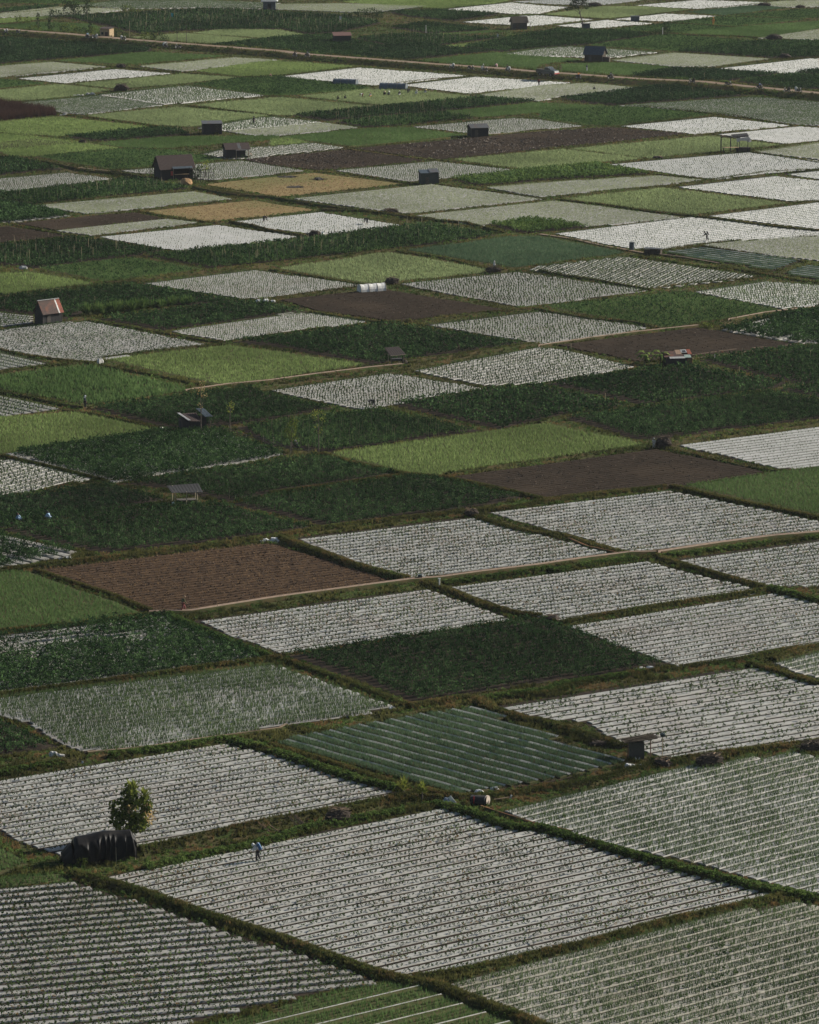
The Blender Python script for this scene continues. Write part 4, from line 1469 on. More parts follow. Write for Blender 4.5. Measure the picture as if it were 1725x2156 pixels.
# the large brown-roofed farm hut
t = place("farm_hut", "a1072,1100", "largest hut with brown roof, tin awning and open front showing a plank bench", "hut", rz=R(22))
gable_shed(t, 6.6, 4.0, 2.6, 4.6, .55, m_wooddark, m_brownroof, front_open=(.42, .93, .9, 2.1), awning=(.34, .96, .8, m_bluetin))
b = MB().box(.9, -2.15, 1.05, 3.0, .5, .07); b.build("bench_board", m_palewood, t)
for x in (-.3, 2.1): MB().box(x, -2.15, .5, .08, .08, 1.0).build("bench_leg", m_wood, t)
MB().box(-1.15, -2.2, 1.3, .42, .1, .85).build("cloth", m_paint_rd, t, label="bright red cloth hung in the hut's front")
t = place("straw_heap", "a1145,1138", "orange straw heap in front of the largest hut's open front", "heap")
h = MB(); h.blob((0, 0, 0), (1.25, .9, 1.15), 12, 7, .16, flat=.05); h.blob((.5, -.1, 0), (.8, .6, .7), 10, 6, .2, flat=.05); h.build("straw", m_straws, t)
# two-slope huts and sheds further up
t = place("farm_hut", "a1455,972", "brown-roofed hut with a pale tin strip on its roof, stacked wood at its right end", "hut", rz=R(14))
gable_shed(t, 4.6, 3.2, 2.1, 3.0, .45, m_wooddark, m_brownroof, patches=((.52, .64, m_tin),), awning=(.4, .98, .7, m_tin), front_open=(.66, .97, .6, 1.9), openside=True)
for i in range(7):
    MB().tube((2.2 + random.uniform(-.2, .9), -1.7 + random.uniform(-.3, .8), .12 + .13 * i), (2.9 + random.uniform(-.1, .5), .2 + random.uniform(-.5, .8), .15 + .13 * i), .07).build("log", m_twigpale if i % 2 else m_wood, t)
t = place("field_shed", "a1307,825", "small dark flat-roofed shed with a narrow door gap in the green plots", "shed", rz=R(8))
lean_shed(t, 4.2, 2.6, 2.4, 2.75, .2, m_wooddark, m_tin, gapfront=True)
t = place("field_shed", "b1283,842", "dark shed with pale grey peaked tin roof above the long dark ploughed plot", "shed", rz=R(16))
gable_shed(t, 3.9, 2.8, 2.15, 2.8, .3, m_wooddark, m_tin, asym=.3)
t = place("field_shed", "b980,1133", "patched grey-green shed with a broken two-level tin roof beside leafy plants", "shed", rz=R(10))
lean_shed(t, 3.6, 2.6, 2.3, 2.65, .15, surf("grey_green_boards", (.055, .065, .06), (.035, .042, .04), scale=5, rough=.9, stretch=(8, 8, .5)), m_tin, split=(.52, m_bluetin, .18), door=True)
t = place("field_shed", "b445,266", "low shed with a dull red roof among dark crops above the road", "shed", rz=R(8))
lean_shed(t, 4.6, 3.2, 2.2, 2.8, .25, m_wooddark, surf("dull_red_roof", (.13, .06, .048), (.085, .045, .038), scale=3, rough=.8))
t = place("field_shed", "b1535,180", "black ragged-roofed shed with a side awning against white mulch, near the top", "shed", rz=R(12))
gable_shed(t, 4.0, 3.0, 2.3, 3.6, .5, m_paint_bk, m_thatch, awning=None)
r_ = MB(); corrugated((1.9, .8, 2.9), (3.1, .8, 2.2), (3.1, -1.6, 1.9), (1.9, -1.6, 2.6), 3, .02).build("side_awning", m_thatch, t)
MB().tube((3.0, -1.4, 0), (3.0, -1.4, 1.95), .06).build("post", m_wood, t)
t = place("field_shed", "c345,378", "shed with blue-grey sheet roof and brown lean-to, above the truck", "shed", rz=R(-20))
gable_shed(t, 4.8, 3.2, 2.3, 3.9, .5, m_thatch, m_bluetin)
MB().box(3.0, -.4, .65, 2.2, 1.6, 1.3, jit=.15).build("stack", m_thatch, t)
t = place("roadside_hut", "a660,245", "pale yellow boarded hut with brown corners by the road at left", "hut", rz=R(-25))
w = MB(); w.box(0, 0, 1.35, 2.6, 2.2, 2.6); w.build("wall", surf("pale_yellow_boards", (.36, .26, .15), (.26, .19, .11), scale=3, rough=.8), t)
corrugated((-1.5, 1.3, 3.0), (1.5, 1.3, 3.0), (1.5, -1.3, 2.75), (-1.5, -1.3, 2.75), 5, .02).build("roof", m_brownroof, t)
MB().box(.5, -1.13, 1.0, .8, .06, 1.9).build("door", m_rust, t)
MB().box(-.6, -1.13, 1.6, .6, .06, .6).build("window", m_glass, t)
t = place("pavilion", "a1662,70", "small white pavilion with pyramid roof and dark walls at the top edge", "pavilion")
MB().box(0, 0, 1.35, 3.2, 3.0, 2.7).build("wall", m_bluetin, t)
p = MB(); p.add([(-2.2, -2.1, 2.6), (2.2, -2.1, 2.6), (2.2, 2.1, 2.6), (-2.2, 2.1, 2.6), (0, 0, 4.2), (-2.2, -2.1, 2.72), (2.2, -2.1, 2.72), (2.2, 2.1, 2.72), (-2.2, 2.1, 2.72)], [(5, 6, 4), (6, 7, 4), (7, 8, 4), (8, 5, 4), (0, 1, 6, 5), (1, 2, 7, 6), (2, 3, 8, 7), (3, 0, 5, 8), (3, 2, 1, 0)])
p.build("roof", m_tinpale, t); MB().tube((0, 0, 4.1), (0, 0, 4.6), .06, .02).build("finial", m_tin, t)
MB().box(0, -1.53, 1.0, .9, .06, 2.0).build("door", m_wooddark, t)
# hut with the ruined roof beside banana plants
t = place("patched_hut", "f850,1140", "low hut with patched rusty, white and red sheets on its roof beside banana plants", "hut", rz=R(10))
w = MB(); board_wall(w, -2.6, -1.4, 1.7, -1.4, 1.6, 1.6); board_wall(w, 2.6, 1.4, -2.6, 1.4, 2.5, 2.5); board_wall(w, -2.6, -1.4, -2.6, 1.4, 1.6, 2.5); board_wall(w, 2.6, -1.4, 2.6, 1.4, 1.6, 2.5); w.build("wall", m_wooddark, t)
w = MB(); board_wall(w, 1.7, -1.42, 2.6, -1.42, 1.5, 1.5); w.build("wall", surf("brown_boards", (.20, .11, .06), (.12, .07, .04), scale=5, rough=.9), t, label="brown board wall at the right front")
def rs(xa, xb, f0, f1, mt, dz=0):
    P0 = lambda x, f: (x, 1.7 - 3.4 * f, 2.75 - 1.2 * f + dz)
    corrugated(P0(xa, f0), P0(xb, f0), P0(xb, f1), P0(xa, f1), max(2, int((xb - xa) / .25)), .025).build("roof", mt, t)
rs(-2.9, -.2, .12, .8, m_rust); rs(-.2, .9, .0, .5, surf("tan_sheet", (.30, .20, .13), (.2, .13, .09), scale=4, rough=.8)); rs(.9, 2.1, .0, .35, m_tinpale, .03); rs(1.2, 1.9, .1, .3, m_paint_bk, .06)
rs(2.1, 2.9, .0, .55, m_redrust, .05); rs(-.2, 2.1, .5, .8, m_rust, -.02); rs(-1.9, 1.2, .8, 1.0, m_tinpale, .05); rs(1.2, 2.5, .62, .95, surf("pale_green_sheet", (.30, .36, .32), (.2, .25, .22), scale=4, rough=.6), .07)
for x in (-2.5, 0, 2.5): MB().box(x, -1.45, .8, .1, .1, 1.6).build("post", m_wood, t)
# hut behind the sapling
t = place("broken_hut", "g1205,440", "dark hut with a sunken roof, its left and right tin flaps pale, behind a sapling", "hut", rz=R(15))
w = MB(); board_wall(w, -2.3, -1.2, -.8, -1.2, 1.9, 1.9); board_wall(w, -2.3, 1.2, -2.3, -1.2, 1.9, 1.9); board_wall(w, 2.0, 1.2, -2.3, 1.2, 2.2, 2.0); board_wall(w, -.8, -1.0, 1.4, -1.0, 1.5, 1.6); w.build("wall", m_wooddark, t)
corrugated((-2.5, 1.3, 2.7), (-2.1, 1.3, 2.7), (-1.0, -1.6, 2.0), (-1.4, -1.6, 2.0), 2, .02).build("roof", m_tinpale, t, label="pale tin strip at the left roof edge")
corrugated((-2.1, 1.3, 2.55), (.4, 1.3, 2.6), (.7, -1.3, 1.7), (-1.2, -1.3, 1.8), 7, .03).build("roof", m_brownroof, t)
corrugated((.3, 1.2, 3.3), (1.6, 1.2, 3.2), (2.5, -.9, 2.3), (1.3, -.9, 2.3), 5, .03).build("roof", m_bluetin, t)
for x, y, h in ((-2.3, -1.2, 1.9), (-.8, -1.1, 1.8), (1.9, -.8, 2.3), (.4, 1.1, 2.6)): MB().tube((x, y, 0), (x, y, h), .06).build("post", m_wood, t)
# open shelter, flat roof
t = place("open_shelter", "g1140,885", "open shelter with sagging dark flat roof on poles deep in the dark crop", "shelter", rz=R(12))
corrugated((-2.3, 1.2, 2.35), (2.1, 1.2, 2.5), (2.3, -1.5, 1.75), (-2.0, -1.5, 1.85), 10, .03).build("roof", m_wooddark, t)
for x, y in ((-1.6, -1.3), (0, -1.35), (1.5, -1.3), (-1.6, 1), (1.6, 1)): MB().tube((x, y, 0), (x + .05, y, 1.9 if y < 0 else 2.4), .07).build("post", m_pole, t)
MB().box(.2, 0, .55, 2.6, 1.4, .1).build("platform", m_wood, t)
t = place("lean_shelter", "e775,1138", "little stand with tilted dark tray-like roof on four legs above the path", "shelter", rz=R(12))
corrugated((-1.55, 1.0, 2.55), (.7, 1.0, 2.65), (1.45, -.9, 1.7), (-1.0, -.9, 1.55), 7, .02).build("roof", surf("dark_brown_sheet", (.05, .036, .032), (.035, .026, .024), scale=5, rough=.8), t)
MB().path([(-1.0, -.95, 1.53), (1.45, -.95, 1.68)], [.04, .04]).build("eave_beam", m_pole, t)
for x, y, h in ((-.75, -.7, 1.6), (1.1, -.7, 1.7), (-1.0, .8, 2.4), (.7, .8, 2.5)): MB().tube((x, y, 0), (x, y, h), .05).build("leg", m_wood, t)
MB().box(.1, -.2, .85, 1.7, .9, .3).build("shelf", m_wooddark, t)
MB().blob((1.4, -.2, .3), (.5, .4, .45), 8, 5, .2).build("bundle", m_thatch, t)
# frame shelter, upper right
t = place("frame_shelter", "c1205,938", "open pole frame with a plank bench and torn grey sheet on its right half", "shelter", rz=R(6))
for x, y in ((-2.7, -.8), (-1.0, -.8), (-.6, .9), (.3, -.8), (2.3, -.8), (2.6, .8), (-2.5, .9), (1.0, .9)): MB().tube((x, y, 0), (x, y, 2.9), .065).build("post", m_wooddark, t)
MB().path([(-2.9, -.8, 2.9), (-.5, -.8, 2.98), (2.4, -.8, 3.15)], [.07] * 3).build("beam", m_wooddark, t)
MB().path([(-2.7, .9, 2.9), (2.7, .8, 3.1)], [.06] * 2).build("beam", m_wooddark, t)
corrugated((-.6, 1.0, 3.2), (2.5, 1.0, 3.45), (2.4, -1.0, 3.0), (-.4, -1.0, 2.75), 7, .02).build("roof", m_wooddark, t)
s_ = MB(); s_.add([(.0, -.86, 2.7), (1.0, -.95, 2.75), (2.4, -.9, 2.95), (2.9, -.7, 2.5), (3.05, -.5, 2.0), (2.5, -.8, 1.9), (1.9, -.86, 2.2), (.9, -.9, 2.25), (.3, -.86, 1.9)], [(0, 1, 7, 8), (1, 2, 6, 7), (2, 3, 5, 6), (3, 4, 5)]); s_.build("sheet", m_sack, t)
MB().box(-.9, -.5, .95, 3.0, .8, .08).build("bench_board", m_palewood, t)
for x in (-2.2, 0.3): MB().box(x, -.5, .45, .1, .6, .9).build("bench_leg", m_wooddark, t)
MB().box(1.5, -.1, .5, 2.6, 1.2, .9, jit=.12).build("stack", m_thatch, t)
# thatch hut lower right
t = place("thatched_stall", "o605,238", "stall with thin ragged flat roof on two posts and one grey wall panel", "stall", rz=R(14))
MB().box(-.1, 0, .85, 1.35, .9, 1.7).build("wall_panel", surf("grey_matting", (.075, .072, .06), (.05, .048, .042), scale=9, rough=1), t)
r_ = MB(); r_.box(.15, 0, 1.98, 3.4, 1.5, .09, ry=R(-5))
for i in range(26): r_.tube((random.uniform(-1.5, -1.2), random.uniform(-.8, .8), 1.93 + random.uniform(-.05, .06)), (random.uniform(1.4, 2.2), random.uniform(-.8, .8), 2.22 + random.uniform(-.05, .1)), .03, .02, 4)
r_.build("roof", m_twig, t)
for x, h in ((-1.15, 1.9), (1.2, 2.15)): MB().tube((x, -.5, 0), (x, -.5, h), .055).build("post", surf("reddish_pole", (.16, .09, .06), (.1, .06, .04), scale=6, rough=.9), t)
t = place("pole", "o757,236", "thin pale pole with a dark top beside the ragged-roofed stall", "pole")
MB().tube((0, 0, 0), (.03, 0, 1.9), .045, .035).build("shaft", m_pole, t); MB().blob((.05, 0, 2.0), (.25, .2, .2), 8, 5, .2).build("cap", m_paint_dk, t)

# ---------------------------------------------------------------- the tarpaulin-covered heap with the tree behind it
t = place("tarpaulin_shelter", "m632,868", "long low shelter under a wrinkled black tarpaulin in front of a leafy tree", "shelter", rz=R(16))
def tarp():
    m = MB(); nx, ny = 110, 34
    L = 5.1
    for i in range(nx + 1):
        u = i / nx
        for j in range(ny + 1):
            v = j / ny            # 0 front hem -> 1 back hem, over the ridge
            a = math.pi * v
            x = (u - .5) * L
            H = 1.95 + .22 * math.sin(u * 3.0) + .3 * u + .04 * math.sin(u * 13 + 1)
            W = 1.0 + .10 * math.sin(u * 5.2 + .6)
            y = -math.cos(a) * W * (1 + .05 * math.sin(u * 9))
            z = H * (abs(math.sin(a)) ** .62)
            # hem: hangs in swags, shorter at the front left
            if v < .5:
                hang = .25 + .5 * max(0, math.sin(u * 2.3 + .2)) * 0 + .12 * math.sin(u * 17) + .45 * (u > .72) * (u - .72) * 2
                z = max(z, hang)
                k = (1 - v * 2)
                wv = u * 15 + 3.0 * v * math.sin(u * 6 + 1) + 5 * v * v
                n1 = float(smooth_noise(np.array([wv]), np.array([v * 1.6]), 1.0, 81)[0]); n2 = float(smooth_noise(np.array([wv * 2.3]), np.array([v * 4.0 + 9]), 1.0, 82)[0])
                rg = (1 - abs(2 * n1 - 1)) ** 2
                f = (-.34 * rg ** 1.5 * (1 if v < .3 else .45) - .12 * n2 + .12) * math.sin(math.pi * min(1, v * 2.4 + .08))
                y += f; z += f * .35 - .30 * math.sin(math.pi * v * 2) * (math.sin(u * 6.5) ** 2) * .25
            if u < .06: x += .25 * math.sin(a) * (0.06 - u) / .06 ; 
            if u > .93:
                z *= 1 - (u - .93) * 3.2
            if u < .10:
                z *= 1 - (.10 - u) * 2.2
            m.v.append((x, y, z))
    k = ny + 1
    for i in range(nx):
        for j in range(ny):
            a = i * k + j
            m.f.append((a, a + k, a + k + 1, a + 1))
    # closed left end: a second sheet tied over the mouth
    base = len(m.v)
    n = 12
    for i in range(n + 1):
        a = math.pi * i / n
        m.v.append((-L / 2 + .02, -math.cos(a) * 1.08, 1.62 * math.sin(a) ** .62 if 0 < i < n else 0))
        m.v.append((-L / 2 - .55 + .1 * math.sin(i * 2.2), -math.cos(a) * .8, .9 * math.sin(a) if 0 < i < n else 0))
    m.v.append((-L / 2 - .6, 0, .15)); c = len(m.v) - 1
    for i in range(n):
        a = base + i * 2
        m.f.append((a, a + 2, a + 3, a + 1)); m.f.append((a + 1, a + 3, c))
    return m
tarp().build("tarpaulin", m_tarp, t, smooth=True)
for x in (-2.3, -.7, .9, 2.4):
    MB().path([(x, -.95, 0), (x, -.8, 1.2), (x, 0, 1.95), (x, .8, 1.2), (x, .95, 0)], [.035] * 5).build("hoop", m_pole, t)
MB().box(0, .1, .5, 4.2, 1.2, 1.0, jit=.1).build("stored_heap", m_thatch, t)

# ---------------------------------------------------------------- plants one can count
m_tleaf = leaf("tree_leaf", (.028, .055, .014), (.19, .22, .05), .3, patch=.8, t3=.3)
m_tleafd = leaf("dark_tree_leaf", (.018, .032, .012), (.05, .075, .028), .3, patch=.8, t3=.3)
m_sword = leaf("sword_leaf", (.07, .12, .02), (.38, .38, .09), .35, patch=1.5, t3=.3)
m_autumn = leaf("dry_yellow_leaf", (.30, .20, .08), (.55, .42, .22), .35, patch=1.5, t3=.3)
m_banana = leaf("banana_leaf", (.06, .11, .025), (.26, .32, .10), .4, patch=1.5, t3=.2)
def leaves_obj(name, pts, size, mat, parent, per=1, seed=1, up=.3):
    r = np.random.default_rng(seed)
    pts = np.asarray(pts, dtype=float)
    n = len(pts)
    ax = r.normal(size=(n, 3)); ax[:, 2] += up; ax /= np.linalg.norm(ax, axis=1)[:, None]
    b = np.cross(ax, r.normal(size=(n, 3))); b /= np.linalg.norm(b, axis=1)[:, None]
    s = size * r.uniform(.6, 1.35, n)[:, None]
    V = np.stack([pts - ax * s * .5, pts + b * s * .26, pts + ax * s * .5, pts - b * s * .26], axis=1).reshape(-1, 3)
    F = np.arange(n * 4).reshape(-1, 4)
    T = np.repeat(r.uniform(0, 1, n), 4)
    o = np_mesh(name, V, F, mat, T)
    o.parent = parent
    return o
def crown_points(clumps, n, seed=1):
    r = np.random.default_rng(seed)
    out = []
    tot = sum(c[3] * c[4] for c in clumps)
    for (x, y, z, rx, rz) in clumps:
        k = int(n * rx * rz / tot)
        d = r.normal(size=(k, 3)); d /= np.linalg.norm(d, axis=1)[:, None]
        q = r.uniform(.35, 1.05, k)[:, None] ** .6
        out.append(d * q * np.array([rx, rx, rz]) + np.array([x, y, z]))
    return np.concatenate(out)
def sword_rosette(m, c, n, L, w, tilt=(.1, 1.2), seed=0):
    r = random.Random(seed)
    c = Vector(c)
    for i in range(n):
        a = r.uniform(0, 2 * math.pi); e = r.uniform(*tilt)
        d = Vector((math.cos(a) * math.sin(e), math.sin(a) * math.sin(e), math.cos(e)))
        s = Vector((-math.sin(a), math.cos(a), 0))
        l = L * r.uniform(.7, 1.1)
        mid = c + d * l * .5
        tip = c + d * l + Vector((0, 0, -l * .12 * e))
        m.add([c, mid - s * w / 2, tip, mid + s * w / 2], [(0, 1, 2, 3)])
# the tree behind the tarpaulin
t = place("leafy_tree", "m800,752", "round leafy tree with spiky yellow-green top standing behind the black tarpaulin", "tree")
t.scale = (1.38, 1.38, 1.3)
MB().path([(0, 0, 0), (.05, .05, .9), (-.05, .1, 1.8), (.1, .05, 2.9)], [.13, .11, .08, .05]).build("trunk", m_bark, t)
for p_ in ([(0, 0, .8), (-.5, .1, 1.6), (-.8, 0, 2.1)], [(0, 0, 1.0), (.5, -.1, 1.7), (1.0, .1, 2.0)], [(0, 0, 1.3), (.2, .3, 2.2), (.5, .2, 3.0)]):
    MB().path(p_, [.06, .045, .02]).build("branch", m_bark, t)
cl = [(-.55, 0, 2.1, .65, .6), (.35, .1, 1.9, .85, .7), (0, -.2, 1.15, .9, .6), (.0, .2, 2.9, .5, .7), (.95, 0, 2.35, .42, .6), (-.7, 0, 1.4, .5, .5), (.6, -.3, 1.2, .6, .5)]
leaves_obj("crown", crown_points(cl, 1700, 3), .27, m_tleaf, t, seed=4)
leaves_obj("crown", crown_points([(1.05, -.1, 1.9, .45, .65), (1.2, 0, 1.5, .3, .4), (.15, -.6, 2.2, .3, .3)], 130, 8), .20, m_autumn, t, seed=9).__setitem__('label', 'dry yellow leaves on the right side')
sw = MB()
sword_rosette(sw, (.05, .1, 2.7), 46, 1.0, .13, (0, .75), 1); sword_rosette(sw, (.2, .1, 3.0), 40, .95, .13, (0, .6), 2); sword_rosette(sw, (.85, .1, 2.75), 34, .75, .11, (.1, 1.0), 3)
sw.build("spiky_top", m_sword, t)
# dracaenas on the bank
for s, lab, sd_ in (("n825,492", "taller left one of two spiky palm-like plants on the bank at the centre", 5), ("n938,505", "shorter right one of two spiky palm-like plants on the bank at the centre", 6)):
    t = place("dracaena", s, lab, "plant", "two spiky plants on the bank")
    k = 1.0 if sd_ == 5 else .85
    MB().path([(0, 0, 0), (.03, 0, .5 * k), (0, 0, 1.15 * k)], [.07, .06, .05]).build("stem", m_bark, t)
    sw = MB()
    for q in range(4): sword_rosette(sw, (random.uniform(-.12, .12), random.uniform(-.1, .1), (.75 + q * .18) * k), 26, .85 * k, .10, (.05, 1.15), sd_ * 10 + q)
    sw.build("leaves", m_sword, t)
# tall tree, top right
t = place("tall_tree", "c272,185", "tall bare-stemmed tree leaning left, leafy only at the top, near the top edge", "tree")
MB().path([(0, 0, 0), (-.3, 0, 3), (-1.0, .1, 5.5), (-1.6, .2, 8), (-1.4, .1, 10.5)], [.22, .18, .15, .11, .05]).build("trunk", m_bark, t)
for p_ in ([(-.9, 0, 5.2), (-2.4, 0, 6.8), (-4.2, .3, 7.3)], [(-1.1, 0, 5.8), (-.4, 0, 7.2), (.5, .2, 8.4)], [(-1.5, 0, 7.4), (-3.2, 0, 8.8)], [(-1.5, 0, 8.0), (-.2, 0, 9.4)]):
    MB().path(p_, [.10, .07, .03][:len(p_)]).build("branch", m_bark, t)
leaves_obj("crown", crown_points([(-4.3, .2, 7.3, 1.3, .7), (-3.0, .4, 8.6, 1.4, .9), (.3, .3, 8.6, 1.2, .9), (-1.4, .2, 9.7, 1.7, 1.0), (-2.6, -.2, 10.3, 1.4, .8), (.2, .2, 10.4, 1.3, .8), (-1.2, 0, 11.3, 1.6, .8), (-2.0, .2, 7.6, .8, .5), (.9, 0, 7.4, .6, .4)], 1500, 21), .42, m_tleafd, t, seed=22)
# small trees and bushes
def small_tree(s, label, h, clumps, n, size, mat, lean=0, name="small_tree", cat="tree", group=None, seed=1, thick=.06):
    t = place(name, s, label, cat, group)
    MB().path([(0, 0, 0), (lean * .4, .03, h * .45), (lean, .05, h * .95)], [thick, thick * .8, thick * .3]).build("trunk", m_bark, t)
    for q in range(3):
        c = clumps[q % len(clumps)]
        MB().path([(lean * .3, 0, h * (.3 + .12 * q)), (c[0], c[1], c[2])], [thick * .5, thick * .2]).build("branch", m_bark, t)
    leaves_obj("crown", crown_points(clumps, n, seed), size, mat, t, seed=seed)
    return t
small_tree("h135,560", "dense dark bushy young tree left of the thin one, in the staked plot", 3.2, [(0, 0, 2.6, .85, .9), (.3, 0, 3.4, .6, .6), (-.4, 0, 2.0, .6, .6), (.2, 0, 1.6, .5, .5)], 620, .20, m_tleaf, seed=31)
small_tree("h302,583", "thin sparse-leaved young tree at the plot corner right of the bushy one", 5.2, [(0, 0, 4.6, .9, .7), (-.6, 0, 4.9, .6, .4), (.5, 0, 4.1, .5, .5), (0, 0, 3.0, .5, .6)], 190, .17, m_sword, seed=32)
small_tree("g1240,452", "thin yellow-leaved sapling in front of the hut with the sunken roof", 5.6, [(0, 0, 5.2, .7, .7), (.4, 0, 4.6, .5, .4), (-.1, 0, 3.4, .4, .4), (.2, 0, 6.0, .4, .4)], 130, .17, m_autumn, seed=33)
small_tree("g1418,430", "sparse green sapling right of the hut with the sunken roof", 3.0, [(0, 0, 2.6, .6, .6), (.2, 0, 3.1, .4, .4)], 110, .17, m_sword, seed=34)
for i, (s, lab, k) in enumerate((("f650,1135", "left banana plant beside the patched-roof hut", 1.0), ("f745,1140", "right banana plant, the one touching the patched-roof hut", 1.1))):
    t = place("banana_plant", s, lab, "plant", "banana plants beside the patched hut")
    MB().path([(0, 0, 0), (.05, 0, 1.2 * k), (0, 0, 2.0 * k)], [.12, .10, .07]).build("stem", m_bark, t)
    b = MB()
    for q in range(15):
        a = q * 2.4; L = (1.6 + .5 * ((q * 7) % 3) / 2) * k; z0 = (1.0 + 1.0 * (q % 5) / 4) * k
        d = Vector((math.cos(a), math.sin(a), 0)); s_ = Vector((-d.y, d.x, 0)); w = .24
        pts = [Vector((0, 0, z0)) + d * L * f + Vector((0, 0, L * (.9 * f - 1.1 * f * f))) for f in (0, .3, .6, .85, 1)]
        ws = [.03, w, w * 1.1, w * .7, .02]
        vs = []
        for p_, ww in zip(pts, ws): vs += [p_ - s_ * ww + Vector((0, 0, -.05)), p_, p_ + s_ * ww + Vector((0, 0, -.05))]
        fs = []
        for e in range(4):
            o = e * 3
            fs += [(o, o + 3, o + 4, o + 1), (o + 1, o + 4, o + 5, o + 2)]
        b.add(vs, fs)
    b.build("leaves", m_banana, t)
    leaves_obj("undergrowth", crown_points([(0, 0, .6, 1.0, .7), (.5, -.3, .8, .7, .6)], 240, 40 + i), .24, m_tleafd, t, seed=50 + i)
def bush(s, label, clumps, n, size, mat=None, seed=1, group=None, name="bush"):
    t = place(name, s, label, "bush", group)
    for q in range(3): MB().path([(0, 0, 0), (clumps[q % len(clumps)][0] * .6, 0, clumps[q % len(clumps)][2])], [.06, .02]).build("stem", m_bark, t)
    leaves_obj("foliage", crown_points(clumps, n, seed), size, mat or m_tleafd, t, seed=seed)
bush("a450,98", "big round dark bush at top left, left of its slimmer neighbour", [(-1.2, 0, 1.5, 1.6, 1.4), (1, 0, 1.6, 1.6, 1.5), (0, 0, 3.0, 1.5, 1.0), (-1.8, 0, 3.2, 1.0, .8)], 520, .5, seed=60)
bush("a535,92", "slimmer sparse bush at top left, right of the big round one", [(0, 0, 1.3, 1.0, 1.2), (.6, 0, 2.8, .9, .9), (-.3, 0, 3.6, .7, .6)], 240, .45, seed=61)
bush("b590,118", "wide ragged bush thicket with dry grass top at the upper centre", [(-3, 0, .9, 1.8, 1.0), (-1, 0, 1.4, 1.9, 1.3), (1.5, 0, 1.5, 2.0, 1.5), (3.6, 0, 1.2, 1.4, 1.2), (-4.6, 0, .6, 1.3, .7)], 900, .42, seed=62)
rb = [("a140,150", 1.6), ("a345,112", 1.6), ("a790,80", 1.5), ("a350,212", 2.2), ("a430,210", 2.0), ("a510,222", 1.6), ("a215,205", 1.4), ("a735,238", 1.6), ("a915,250", 1.5), ("a980,262", 1.8), ("a590,215", 1.4)]
RBL = ["low bush beside the top-left pale plot's near corner", "low bush at the left end of the dark top-left crop", "little bush between the pale plot and staked crop at top", "largest roadside bush between the two tall narrow shrubs and the yellow hut", "roadside bush next right of the largest one", "roadside bush nearest left of the parked motorbikes", "roadside bush left of the thin shrub pair at far left", "roadside bush just right of the yellow hut", "bush left of the white-shirted motorbike's stop", "dark bush under a short trunk by the yellow-green plot", "bush close behind the roadside motorbikes left of the yellow hut"]
for i, (s, k) in enumerate(rb):
    bush(s, RBL[i], [(0, 0, .7 * k, 1.0 * k, .7 * k), (.8 * k, .2, .5 * k, .7 * k, .5 * k), (-.7 * k, 0, .9 * k, .6 * k, .6 * k)], 260, .42, m_tleafd if i % 2 else m_tleaf, seed=70 + i, group="bushes along the road at left")
bush("c775,215", "square dark bush beside a pale post, upper right", [(.3, 0, 1.0, 1.0, 1.0), (.3, 0, 2.6, .8, .9), (-1.2, 0, .7, 1.0, .7), (-2.6, 0, .5, .9, .5)], 420, .4, seed=90)
bush("f1030,915", "small round olive bush at the far corner of the dark soil plot, mid right", [(0, 0, .4, .7, .5), (.5, 0, .3, .5, .4)], 180, .22, m_tleaf, seed=91)
bush("m500,905", "small bright bush at the tarpaulin's front left foot", [(0, 0, .35, .45, .4), (.25, -.1, .5, .3, .35)], 160, .16, m_tleaf, seed=92)
bush("i1110,138", "low dark shrub on the bank at the far edge of the brightest crop", [(0, 0, .4, .8, .4)], 60, .22, seed=93)
for i, (s, lab, h) in enumerate((("a236,200", "left one of two tall narrow shrubs by the far left road", 5.0), ("a306,205", "right one of two tall narrow shrubs by the far left road", 4.6), ("a558,200", "narrow dark shrub behind the roadside motorbikes", 3.4))):
    t = place("column_shrub", s, lab, "shrub", "tall narrow shrubs by the road")
    MB().path([(0, 0, 0), (0, 0, h)], [.1, .04]).build("stem", m_bark, t)
    leaves_obj("foliage", crown_points([(0, 0, h * .45, .5, h * .3), (0, 0, h * .78, .45, h * .22), (.2, 0, h * .25, .5, h * .15)], 190, 95 + i), .38, m_tleafd, t, seed=99 + i)
for i, (s, lab, h) in enumerate((("a1093,278", "thin roadside tree with a small leafy top, right of the white-shirted motorbike", 4.4), ("a1150,262", "thin roadside tree with narrow drooping top, rightmost at the yellow-green plot", 4.6), ("a980,255", "short roadside tree with flat dark top left of the motorbike", 3.0))):
    small_tree(s, lab, h, [(0, 0, h * .95, .55, .4), (.1, 0, h * .75, .35, .5)], 90, .34, m_tleafd, seed=110 + i, thick=.09, group="thin trees along the road at left")
# tall grass hedge inside the left dark plot
t = place("elephant_grass", "d850,810", "row of bushy tall grass clumps crossing the dark plot right of the rusty-roofed shed", "grass hedge")
sw = MB(); x0, y0 = at("d850,810")
for i, (tx, ty) in enumerate(P("d560,832 d620,828 d680,825 d740,815 d800,812 d860,798 d920,792 d980,785 d1040,775 d1100,768 d1160,762")):
    X, Y = un(tx, ty)
    for q in range(3):
        sword_rosette(sw, (X - x0 + random.uniform(-.8, .8), Y - y0 + random.uniform(-.5, .5), 0), 46, (2.0 if i < 6 else 1.5) * random.uniform(.8, 1.15), .16, (.1, .95), i * 5 + q)
sw.build("blades", leaf("elephant_grass_leaf", (.04, .09, .022), (.16, .22, .07), .35, patch=.5), t)

